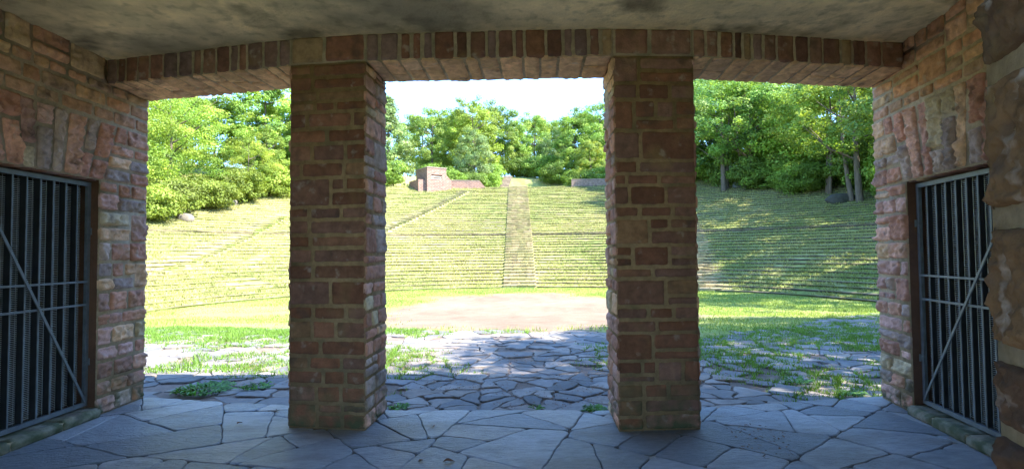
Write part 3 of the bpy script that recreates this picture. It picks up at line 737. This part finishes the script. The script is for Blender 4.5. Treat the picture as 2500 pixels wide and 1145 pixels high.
# joint grass in the paving
J = []; JC = []
for a, b in joints:
    m = (a+b)/2
    dens = float(fbm(np.array([[m[0], m[1], 0]]), .55, 40, 3)[0])
    side = ss(np.array((abs(m[0]-.6)-1.6)/3.0)); far = ss(np.array((m[1]-8.)/6))
    dd = dens+.02+(.38 if m[0] < 0 else .20)*float(side)+.18*float(far)-.3*float(ss(np.array((8.4-m[1])/1.6)))
    if m[0] < -1.3: dd += .12*float(ss(np.array((m[1]-9)/3)))
    if dd < .12: continue
    L = np.linalg.norm(b-a); n = int(L*min(dd, .9)*170)
    t = rs.uniform(0, 1, n)[:, None]; J.append(a+(b-a)*t+rs.normal(0, .02+.045*max(0, dd-.2), (n, 2)))
J = np.concatenate(J); P = P3(J[:, 0], J[:, 1]); P[:, 2] = base_h(J[:, 0], J[:, 1])-.03
cl = np.array([.10, .21, .03])*rs.uniform(.7, 1.6, (len(J), 1))*np.array([1, 1, 1])+rs.uniform(0, .06, (len(J), 1))*np.array([1, .6, .2])
blades(P, rs.uniform(.03, .085, len(J))+.02*ss(fbm(P, 1.2, 5, 2)*2), rs.uniform(.008, .02, len(J)), .9, cl, rs, 'joint_grass')
# patches of rough grass spreading over the stones left and right
N_ = 60000; X = np.concatenate([rs.uniform(-9, -1.6, N_), rs.uniform(3, 11, N_)]); Y = rs.uniform(8.0, 17, 2*N_); P = P3(X, Y)
k = (fbm(P, .8, 88, 4)+.12*ss((Y-9)/4)*(X < 0) > np.where(X < 0, .28, .40)+rs.normal(0, .05, len(X))) & (pave_mask(X, Y) < .2); P = P[k]; P[:, 2] = base_h(P[:, 0], P[:, 1])-.02
cl = np.array([.12, .22, .035])*rs.uniform(.7, 1.5, (len(P), 1))
blades(P, rs.uniform(.04, .10, len(P)), rs.uniform(.01, .022, len(P)), .9, cl, rs, 'rough_grass')
# tufts on the terrace edges
N_ = 280000; row = rs.randint(0, NR_, N_); thr = np.radians(rs.uniform(-92, 92, N_)); r = R0+row*RUN+rs.choice([0, 1], N_, p=[.45, .55])*rs.uniform(.2, RUN, N_)+.1*rs.uniform(0, 1, N_)
X = CX+r*np.sin(thr); Y = CY+r*np.cos(thr); P = P3(X, Y); fr = (r-R0)/RUN-row
P[:, 2] = -.85+row*RISE+RISE*.55+np.clip((fr-.25)/.75, 0, 1)*RISE*.42
k = (stair_d(X, Y) > -.3+rs.normal(0, .3, N_)) & ~((np.abs(X-.7) < 1.25)) & (np.abs(X) < Y*.72) & (fbm(P, .8, 44, 3) > -.35); P = P[k]
cl = turf_col(P)*rs.uniform(.75, 1.35, (len(P), 1))
blades(P, rs.uniform(.06, .17, len(P)), rs.uniform(.03, .075, len(P)), 1.1, cl, rs, 'terrace_grass')
# leaf litter and grit
N_ = 16000; X = rs.uniform(-4.1, 3.9, N_); Y = rs.uniform(4.3, 9.5, N_); P = P3(X, Y)
k = (fbm(P, 1.4, 55, 3) > np.where(Y < 5.9, .42, .05)) & ~((np.abs(X-LPi[0][0]-.37) < .5) & (Y < 5.8)) & ~((np.abs(X-1.32) < .5) & (Y < 5.8)); P = P[k]
P[:, 2] = np.where(P[:, 1] < 5.85, .012, -.035)
mb = MB(); n = len(P); a = rs.uniform(0, 6.28, n); s = rs.uniform(.006, .02, n); e = np.stack([np.cos(a), np.sin(a), rs.uniform(-.3, .3, n)], -1)*s[:, None]; f = np.stack([-np.sin(a), np.cos(a), rs.uniform(-.3, .3, n)], -1)*(s*.5)[:, None]
mb.add(np.stack([P-e, P-f, P+e, P+f], 1).reshape(-1, 3)+[0, 0, .004], np.arange(n*4).reshape(-1, 4), 0, np.repeat(np.array([.17, .10, .06])*rs.uniform(.5, 1.6, (n, 1)), 4, 0))
tag(mb.build('leaf_litter', [M_ROCK]), kind='stuff')

# broad-leaved weeds
def weed(x, y, z, rad, n, hgt, label, seed, col=(.09, .22, .03)):
    r = np.random.RandomState(seed); mb = MB()
    for i in range(n):
        a = r.uniform(0, 6.28); q = rad*math.sqrt(r.uniform(0, 1))*.7; px, py = q*math.cos(a), q*math.sin(a)
        b = a+r.normal(0, .7); L = r.uniform(.5, 1)*hgt; wv = L*r.uniform(.16, .3); up = r.uniform(.35, 1.1)
        d = np.array([math.cos(b), math.sin(b), 0]); t = np.array([-d[1], d[0], 0])
        V = []; prof = [(0, .15), (.3, .9), (.65, 1), (1, .08)]
        for s_, w_ in prof:
            c = np.array([px, py, 0])+d*L*s_*.8+np.array([0, 0, L*(up*s_-.75*up*s_*s_)])
            V += [c-t*wv*w_/2, c+t*wv*w_/2+[0, 0, .01*w_]]
        mb.add(V, [(0, 1, 3, 2), (2, 3, 5, 4), (4, 5, 7, 6)], 0, np.array(col)*r.uniform(.6, 1.5)+r.uniform(0, .03))
    o = mb.build('weed', [M_BLADE]); o.location = (x, y, z); return tag(o, label, 'plant', 'weeds growing by the masonry')
weed(-3.85, 6.95, -.06, .42, 240, .17, 'wide clump of bright green weeds at the foot of the left wall end', 1)
weed(-3.25, 7.05, -.06, .22, 80, .13, 'smaller leafy weed patch to the right of the clump by the left wall', 2)
weed(.84, 5.84, -.04, .10, 60, .15, 'green leafy weed at the foot of the right pillar in the middle opening', 3)
weed(-1.24, 5.97, -.04, .10, 40, .12, 'small weed at the foot of the left pillar in the middle opening', 4)
weed(3.88, 6.45, -.05, .16, 70, .13, 'green weed beside the right wall end', 5)
weed(3.6, 7.1, -.05, .2, 60, .13, 'leafy weed among the flagstones just out from the right wall end', 6)
weed(.24, 5.93, -.04, .06, 22, .09, 'tiny weed in a floor joint in the middle of the middle opening', 7)
weed(-2.35, 6.12, -.04, .12, 36, .09, 'low weed at the slab edge left of the left pillar', 8)
# a dry brown leaf lying in the hollow of the big round slab
def dry_leaf(x, y, z, s, rz, label):
    mb = MB(); V = []; n = 7
    for i in range(n):
        t = i/(n-1); wv = math.sin(math.pi*t)**.8*.28
        for k in (-1, 0, 1): V.append((t-.5, k*wv, .12*abs(k)*math.sin(math.pi*t)+.06*math.sin(5*t)))
    F = [(i*3+j, i*3+j+1, (i+1)*3+j+1, (i+1)*3+j) for i in range(n-1) for j in (0, 1)]
    mb.add(np.array(V)*s, F, 0, (.16, .075, .035)); o = mb.build('dry_leaf', [M_ROCK]); o.location = (x, y, z); o.rotation_euler.z = rz
    tag(o, label, 'leaf', 'dry leaves on the slabs')
dry_leaf(-.50, 4.32, .012, .10, .3, 'curled dry brown leaf on the floor slab at the bottom of the picture')
dry_leaf(-2.62, 5.35, .012, .07, 1.2, 'small dry leaf on the slabs left of the left pillar')
dry_leaf(-.75, 5.2, .012, .06, 2.0, 'small dry leaf on the slab joint between the pillars')

# ------------------------------------------------------------------ trees
def crown_mesh(name, seed, H, Rd, z0, nclump, nleaf, leaf, pal, shape='round', clump=(.45, 1.15), hollow=.55):
    r = np.random.RandomState(seed); A = []
    zc = (H+z0)/2; hz = (H-z0)/2
    d = r.normal(0, 1, (nclump, 3)); d /= np.linalg.norm(d, axis=1)[:, None]
    rad = hollow+(1-hollow)*r.uniform(0, 1, nclump)**.6
    lump = 1+.38*fbm(d*2, 1.1, seed, 3)
    cen = d*(rad*lump)[:, None]
    if shape == 'cone': wv = np.clip(1.15-.55*(cen[:, 2]+1), .12, 1.2); cen[:, :2] *= wv[:, None]
    elif shape == 'dome': cen[:, :2] *= np.clip(1.0-.15*cen[:, 2], .5, 1.2)[:, None]
    cp = cen*[Rd, Rd, hz]+[0, 0, zc]
    cs = r.uniform(*clump, nclump)
    cc = pal[r.randint(0, len(pal), nclump)]*1.35*r.uniform(.72, 1.3, (nclump, 1))
    per = np.maximum(6, (nleaf*cs**2/np.sum(cs**2)).astype(int)); idx = np.repeat(np.arange(nclump), per); n = len(idx)
    q = r.normal(0, 1, (n, 3)); q /= np.linalg.norm(q, axis=1)[:, None]; q *= (r.uniform(.35, 1, n)**.6)[:, None]
    pos = cp[idx]+q*cs[idx][:, None]*[1, 1, .62]
    nrm = q*.9+[0, 0, .55]+d[idx]*.5+r.normal(0, .55, (n, 3)); nrm /= np.linalg.norm(nrm, axis=1)[:, None]
    t = np.cross(nrm, r.normal(0, 1, (n, 3))); t /= np.linalg.norm(t, axis=1)[:, None]; b = np.cross(nrm, t)
    L = (leaf*r.uniform(.6, 1.35, n))[:, None]
    V = np.stack([pos-t*L*.5, pos+b*L*.34-nrm*L*.08, pos+t*L*.5, pos-b*L*.34-nrm*L*.08], 1).reshape(-1, 3)
    K = np.repeat(cc[idx]*r.uniform(.75, 1.3, (n, 1)), 4, 0)
    me = MB(); me.add(V, np.arange(n*4).reshape(-1, 4), 0, K)
    return me
def trunk_mesh(seed, H, rt, z0, Rd, limbs=9, fork=False):
    rg = random.Random(seed); mb = MB()
    def stem(x0, lean, H, rt):
        pts = []; n = 8
        for i in range(n+1):
            t = i/n; pts.append((x0+lean*t*H*.12+.12*math.sin(3*t+seed), .12*math.sin(4*t+seed*2), -1.2+t*(H*.86+1.2)))
        mb.tube(pts, [rt*(1.35 if i == 0 else 1)*(1-.85*i/n) for i in range(n+1)], 10); return pts
    P = stem(0, 0, H, rt)
    if fork: stem(rt*2.2, .8, H*.9, rt*.8)
    for k in range(limbs):
        i = 3+rg.randrange(5); p = Vector(P[i]); a = rg.uniform(0, 6.28); L = Rd*rg.uniform(.5, .9); u = rg.uniform(.35, .9)
        mb.tube([p, p+Vector((math.cos(a)*L*.5, math.sin(a)*L*.5, L*u*.35)), p+Vector((math.cos(a+.2)*L, math.sin(a+.2)*L, L*u))], [rt*.38, rt*.22, rt*.06], 6)
    return mb
YG = np.array([(.165,.225,.03),(.13,.20,.03),(.20,.25,.04),(.11,.17,.03)])
MG = np.array([(.115,.18,.035),(.145,.205,.04),(.09,.15,.035),(.175,.225,.05)])
PG = np.array([(.13,.19,.07),(.17,.22,.09),(.10,.155,.055),(.15,.20,.06)])
DG = np.array([(.075,.13,.035),(.09,.15,.04),(.065,.115,.04),(.115,.17,.04)])
KINDS = {  # unit heights in metres; each kind is modelled once
 'yellow': dict(a=(101, 12, 4.6, .6, 180, 26000, 0.152, YG, 'round'), t=(1, 12, .22, .6, 4.6)),
 'mid':    dict(a=(102, 13, 5.0, 1.5, 202, 27000, 0.228, MG, 'dome'), t=(2, 13, .26, 1.5, 5.0)),
 'bright': dict(a=(103, 13, 4.8, .8, 195, 27000, 0.228, YG*.5+MG*.55, 'round'), t=(3, 13, .25, .8, 4.8)),
 'pale':   dict(a=(104, 12, 4.4, .3, 195, 26000, 0.228, PG, 'round'), t=(4, 12, .2, .4, 4.4)),
 'spire':  dict(a=(105, 13, 4.2, .3, 195, 25000, 0.228, PG, 'cone'), t=(5, 13, .2, .4, 3.2)),
 'open':   dict(a=(106, 14, 5.2, 4.2, 150, 21000, 0.213, MG, 'dome'), t=(6, 14, .30, 4, 5.0)),
 'dark':   dict(a=(107, 12, 5.0, 3.0, 180, 24000, 0.213, DG, 'dome'), t=(7, 12, .26, 3, 5.0)),
}
CNAME = {'yellow': ('tree', 'tree'), 'mid': ('tree', 'tree')}
protos = {}
def get_proto(kind):
    if kind not in protos:
        a = KINDS[kind]['a']; t = KINDS[kind]['t']
        cm = crown_mesh('crown', *a); co = cm.build('crown', [M_LEAF]); to = trunk_mesh(*t[:5], fork=(kind == 'open')).build('trunk', [M_BARK], smooth=True)
        protos[kind] = (co, to, a[1], [False])
    return protos[kind]
def tree(kind, x, y, ztop, label, rz=0, spread=1.0, tint=(1, 1, 1), group='broadleaf trees around the terraces', name='broadleaf_tree', z=None):
    co, to, H0, used = get_proto(kind)
    zb = gh(x, y)-.15 if z is None else z; s = (ztop-zb)/H0
    e = empty(name, (x, y, zb), rz); e.scale = (s*spread, s*spread, s)
    if used[0]: c = co.copy(); t = to.copy(); C.objects.link(c); C.objects.link(t)
    else: c, t = co, to; used[0] = True
    c.parent = e; t.parent = e; c.color = (*tint, 1)
    tag(e, label, 'tree', group); return e
# left side
T = tree
T('yellow', -29.0, 39.5, 15.6, 'bright yellow-green tree right beside the left wall end, leaves down to the ground', .3, 1.15)
T('yellow', -28.6, 46, 16.2, 'bright yellow-green tree, second from the left wall end, its top cut by the lintel', 1.9, 1.1, (.9, 1, .9))
T('yellow', -25.6, 53.5, 13.4, 'shorter yellow-green tree standing forward under the patch of sky in the left opening', 3.1, 1.0, (1.05, 1, .9))
T('mid', -28.5, 64, 22.5, 'tall mid green tree just right of the patch of sky in the left opening', .9, 1.15, (1.25, 1.3, 1))
T('mid', -22.6, 67, 22.5, 'tall green tree half hidden behind the left side of the left pillar', 2.2, 1.1, (1.35, 1.3, 1.1))
T('bright', -36.5, 58, 20.5, 'green tree standing back behind the yellow-green trees on the left', 4.2, 1.2)
T('bright', -26.6, 59.5, 15.5, 'low green tree in the gap between the yellow-green trees and the tall green ones', 5.0, 1.0)
# centre
T('spire', -16.2, 72, 22.6, 'pale silvery tree with a pointed top beside the left pillar, behind the masonry block', .4, 1.1)
T('pale', -17.6, 74, 17, 'pale leafy tree hanging down low left of the masonry block', 2.4, .9)
T('bright', -12.4, 87, 24.8, 'bright green tree behind the masonry block', .7, 1.0)
T('mid', -9.2, 92, 26.2, 'mid green tree on the skyline above the masonry block', 1.7, 1.0, (1.2, 1.2, 1))
T('bright', -6.0, 85, 25.4, 'bright yellow-green round tree above the low wall left of the stairs', 3.7, .95, (1.15, 1.08, .9))
T('mid', -3.0, 93, 28.0, 'darker green tree forming the highest crown left of the dip in the skyline', 5.1, .9)
T('pale', -5.2, 77.5, 19.4, 'pale green leafy tree standing forward behind the low wall', 1.0, .85)
T('mid', .3, 96, 25.6, 'green tree at the left of the dip in the skyline', 2.0, .75, (1.1, 1.2, 1))
T('mid', 4.2, 100, 28.0, 'airy light green tree in the dip of the skyline above the central stairs', 4.4, .75, (1.35, 1.35, 1.3))
T('dark', 7.4, 93, 22.5, 'dark green tree between the stairs on the bank and the big right tree', .2, .8, z=12)
T('mid', 9.6, 83, 23.2, 'big deep green tree right of the dip in the skyline', 2.9, 1.0, (1, 1.1, .9))
T('bright', 13.6, 84, 24.6, 'big green tree beside the right pillar in the middle opening', 5.5, 1.0, (.85, 1, .9))
T('mid', 11.2, 78, 18.0, 'lower round green tree behind the grey wall on the right', 1.2, .85, (1.2, 1.1, .9))
T('dark', -1.2, 104, 24, 'dark tree at the back of the wood behind the bank stair', 1.5, 1.1)
T('mid', -16.5, 103, 28.5, 'green tree at the very back left of the wood in the middle opening', 1.1, 1.1, (1.1, 1.1, 1))
T('bright', -9.5, 106, 29, 'green tree at the very back above the low wall', 2.1, 1.1)
T('mid', 6.5, 108, 28.5, 'pale green tree at the very back right of the central stairs', 3.1, 1.1, (1.2, 1.2, 1.1))
T('bright', 13, 100, 27.5, 'green tree at the very back right of the wood in the middle opening', 4.1, 1.1)
T('mid', -31.5, 70, 21.5, 'green tree behind the patch of sky in the left opening', 4.6, 1.1, (1.2, 1.2, 1))
T('mid', -33.0, 61, 20.0, 'green tree filling the back of the left opening between the yellow-green ones', 2.6, 1.15, (1.25, 1.25, 1))
T('yellow', -33.5, 50, 17.5, 'yellow-green tree standing behind the first two at the left wall end', 5.2, 1.2)
T('dark', 18, 92, 25, 'dark green tree behind the right pillar', 1.1, 1.2)
# right
T('spire', 21.0, 67, 24.6, 'blue-green drooping tree at the left edge of the right opening', 1.3, 1.45, (.72, .92, .95))
T('open', 22.9, 59.5, 21.0, 'forked tree with two pale trunks left in the right opening', .8, 1.15, (.9, 1.05, 1.05))
T('open', 25.4, 58, 20.5, 'dark trunked tree to the right of the forked tree', 2.3, 1.1, (1.0, 1.1, .9))
T('pale', 30.5, 62, 22, 'pale green tree filling the middle of the right opening', .5, 1.2, (.95, 1.05, .8))
T('bright', 35.5, 60, 22, 'light green tree behind the slender leaning trunk on the right', 3.6, 1.2, (.9, 1.0, .9))
T('open', 29.0, 50.5, 19, 'slender leaning trunk tree near the dark boulder on the right', 4.4, 1.0, (1.15, 1.15, .9))
T('open', 28.4, 45, 19, 'thick straight trunk tree beside the right wall end', 1.7, 1.1, (1.2, 1.15, .85))
T('mid', 34.5, 49, 18, 'leafy green tree behind the thick trunk by the right wall end', .7, 1.1, (1.2, 1.2, .9))
T('mid', 26.0, 72, 26, 'green tree at the back of the right opening', 2.7, 1.3)
T('mid', 31.0, 70, 24, 'deep green tree behind the pale one in the right opening', 1.2, 1.2)
T('bright', 40, 56, 20, 'bright green tree at the far right back', 5.2, 1.2)
# trees whose shade falls into the picture from the right
for i, (x, y, zt, kd) in enumerate([(29.5, 37.5, 18, 'open'), (28.5, 30, 16, 'open'), (26, 22.5, 16, 'open'), (34, 33, 16, 'open')]):
    T(kd, x, y, zt, 'tree on the right edge of the terraces beyond the right wall, '+['nearest the thick trunk', 'shading the middle rows', 'shading the lowest rows', 'leaning over the terraces'][i], i*1.3, 1.2)
T('mid', 11.8, 5.4, 13.2, 'tree beside the portico whose shade falls on the flagstones', .6, .88, z=-.2)
T('mid', 18.0, 9.0, 14.5, 'tree outside the right wall shading the right flagstones', 2.6, 1.05, z=-.2)
for i, (x, y) in enumerate([(-12, -13), (-2, -16), (9, -15)]):  # unseen trees added to hold back light from the rear
    T('mid', x, y, 12+i, 'unseen shading tree added behind the portico, '+['left', 'middle', 'right'][i]+' of the three', i*2.0, 1.2, z=-.2)
# shrubs: one low leafy kind
def shrubs():
    proto = None; r = random.Random(9)
    def mk():
        cm = crown_mesh('shrub', 300, 3.2, 2.0, -.3, 110, 13000, .15, MG*.6+YG*.35, 'round', (.25, .8), .5); o = cm.build('shrub', [M_LEAF]); return o
    spots = [(-26.6, 39.2, 3.2), (-26.6, 43, 3.4), (-26.2, 47, 3.0), (-25.6, 51, 3.4), (-24.6, 55.5, 3.6), (-23.6, 59, 3.8), (-22.4, 62.5, 3.6), (-20.0, 66.5, 3.8), (-17.2, 69.5, 4.2),
             (-8.0, 73.5, 2.7), (-5.6, 75.6, 3.0), (-3.4, 76.5, 2.8), (-10.2, 77, 4.0), (-2.9, 81, 3.0), (2.6, 88, 4.0), (5.0, 85, 3.8), (7.0, 80, 3.6), (9.2, 76.5, 3.2), (12.4, 75, 3.2), (15.4, 73, 4.0),
             (18.6, 68.5, 4.5), (22.0, 66, 4.5), (24.8, 61.5, 4.2), (26.4, 57, 3.8), (27.6, 54.6, 3.0), (28.0, 52.4, 3.4), (31.5, 52, 5.0), (31.5, 46.5, 4.6), (36, 50, 6.5), (29.8, 58, 6.0), (30.4, 42.5, 4), (36, 44, 6.5)]
    ordn = ['first', 'second', 'third', 'fourth', 'fifth', 'sixth', 'seventh', 'eighth', 'ninth', 'tenth', 'eleventh', 'twelfth']; cnt = [0]*4
    for i, (x, y, h) in enumerate(spots):
        if proto is None: o = proto = mk()
        else: o = proto.copy(); C.objects.link(o)
        s = h/3.2; o.location = (x, y, gh(x, y)-.2); o.scale = (s*r.uniform(1, 1.3), s*r.uniform(1, 1.3), s); o.rotation_euler.z = r.uniform(0, 6.28)
        t = r.uniform(.7, 1.15); o.color = (t*(1.15 if x < -20 else .95), t*1.05, t*.95, 1)
        zn = 0 if x < -15 else 1 if x < 0 else 2 if x < 16 else 3; lb = ['leafy green shrub in the hedge up the left terrace edge, %s from the left wall', 'light green shrub behind the low wall by the masonry block, %s from the left', 'dark green shrub in the shade above the terraces, %s right of the bank stair', 'green shrub between the trunks in the right opening, %s from the right pillar'][zn] % ordn[cnt[zn]]; cnt[zn] += 1
        tag(o, lb, 'shrub', {True: 'shrubs along the left terrace edge'}.get(x < -15, 'shrubs behind the low wall' if x < 0 else 'shrubs right of the bank' if x < 16 else 'shrubs between the right trunks'))
shrubs()

# ------------------------------------------------------------------ masonry block and low walls at the top of the terraces
def block():
    x, y = -10.2, 69.8; z = gh(x, 67.2)-.2; b = empty('masonry_block', (x, y, z), R(33))
    tag(b, 'square red masonry block with a recessed window slot at the top of the terraces', 'building')
    mb = MB(); W2, D2, H = 1.3, 1.7, 3.45
    # front wall with a slot opening: four pieces round the hole
    hx0, hx1, hz0, hz1 = -.75, .72, 2.0, 2.62
    mb.box((-W2, -D2, 0), (hx0, D2, H)); mb.box((hx1, -D2, 0), (W2, D2, H)); mb.box((hx0, -D2, 0), (hx1, D2, hz0)); mb.box((hx0, -D2, hz1), (hx1, D2, H)); mb.box((hx0, -D2+.3, hz0), (hx1, D2, hz1))
    mb.build('wall', [M_BRICK], b)
    m2 = MB(); m2.box((-W2-.95, -D2+.5, -.3), (-W2-.002, D2, 2.0)); m2.build('side_wing', [M_BRICK], b)
    m3 = MB(); xs = W2+.002
    m3.add([(xs, -D2+.3, 0), (xs+.9, -D2+.3, 0), (xs+.9, -D2+.3, 2.0), (xs, -D2+.3, 2.9), (xs, D2, 0), (xs+.9, D2, 0), (xs+.9, D2, 2.0), (xs, D2, 2.9)], [(0,1,2,3), (7,6,5,4), (1,5,6,2), (3,2,6,7), (0,4,5,1)])
    m3.build('buttress', [M_BRICK], b)
    m4 = MB(); m4.box((-W2-.06, -D2-.06, H+.002), (W2+.06, D2+.06, H+.12)); m4.build('coping', [M_COPING], b)
    for zz in (2.12, 2.38): s = MB(); s.box((hx0+.05, -D2+.06, zz-.05), (hx1-.05, -D2+.2, zz+.06)); s.build('slat', [mat('pale_slat', (.55, .5, .42))], b)
block()
def low_wall(x0, y0, x1, y1, h, slope, label, m, seed):
    z = gh((x0+x1)/2, max(y0, y1))-.1; e = empty('low_wall', (x0, y0, z), math.atan2(y1-y0, x1-x0)); L = math.hypot(x1-x0, y1-y0)
    tag(e, label, 'wall', 'low walls at the top of the terraces'); mb = MB()
    V = [(0, 0, -.4), (L, 0, -.4), (L, 0, .15 if slope > 0 else h), (L-abs(slope), 0, h), (0, 0, h)]
    V = [(a, b, c) for a, b, c in V]+[(a, .5, c) for a, b, c in V]
    base = mb.n; mb.add(V, [(0, 1, 6, 5), (1, 2, 7, 6), (2, 3, 8, 7), (3, 4, 9, 8), (4, 0, 5, 9)]); mb.F.append(np.array([(0, 4, 3, 2, 1), (5, 6, 7, 8, 9)])+base); mb.M.append(np.zeros(2))
    mb.build('wall', [m], e); c = MB(); c.box((-.02, -.04, h+.002), (L-abs(slope)-.02, .54, h+.09)); c.build('coping', [M_COPING], e)
low_wall(-8.4, 70.4, -3.4, 71.2, .95, .7, 'low red wall with a slanted end running right from the masonry block', M_BRICK, 1)
M_GREYST = mat('grey_rubble', (.20, .145, .115), .9, var=.5, vscale=3.5, bump=.6, bscale=9, bdist=.04)
low_wall(7.7, 70.8, 14.5, 70.2, .85, 0, 'low grey-brown wall at the top right of the terraces beside the right pillar', M_GREYST, 2)
# boulders
def boulder(x, y, sx, sy, sz, label, col, seed):
    bm = bmesh.new(); bmesh.ops.create_icosphere(bm, subdivisions=4, radius=1); V = np.array([v.co[:] for v in bm.verts]); F = np.array([[v.index for v in f.verts] for f in bm.faces]); bm.free()
    V = np.sign(V)*np.abs(V)**.7; V *= (1+.22*fbm(V, 1.1, seed, 4))[:, None]; V *= [sx, sy, sz]
    mb = MB(); mb.add(V, F, 0, np.array(col)*(1+.3*fbm(V, 2, seed, 3))[:, None]); o = mb.build('boulder', [M_ROCK], smooth=True); o.location = (x, y, gh(x, y)+sz*.35); tag(o, label, 'rock', 'boulders along the terrace edges')
boulder(-25.0, 42.3, .55, .4, .42, 'pale boulder at the left edge of the terraces under the yellow-green trees', (.15, .13, .105), 1)
boulder(-25.3, 50, .4, .35, .35, 'small pale boulder further up the left terrace edge', (.24, .2, .165), 2)
boulder(27.8, 46.6, 1.1, .7, .5, 'dark flat-topped boulder beside the thick trunk on the right', (.055, .055, .045), 3)
boulder(24.8, 60.2, .6, .4, .5, 'grey block at the foot of the forked tree', (.16, .18, .19), 4)
boulder(28.2, 57.6, .5, .4, .45, 'small grey stone at the edge of the wood left of the boulder on the right', (.2, .21, .23), 5)
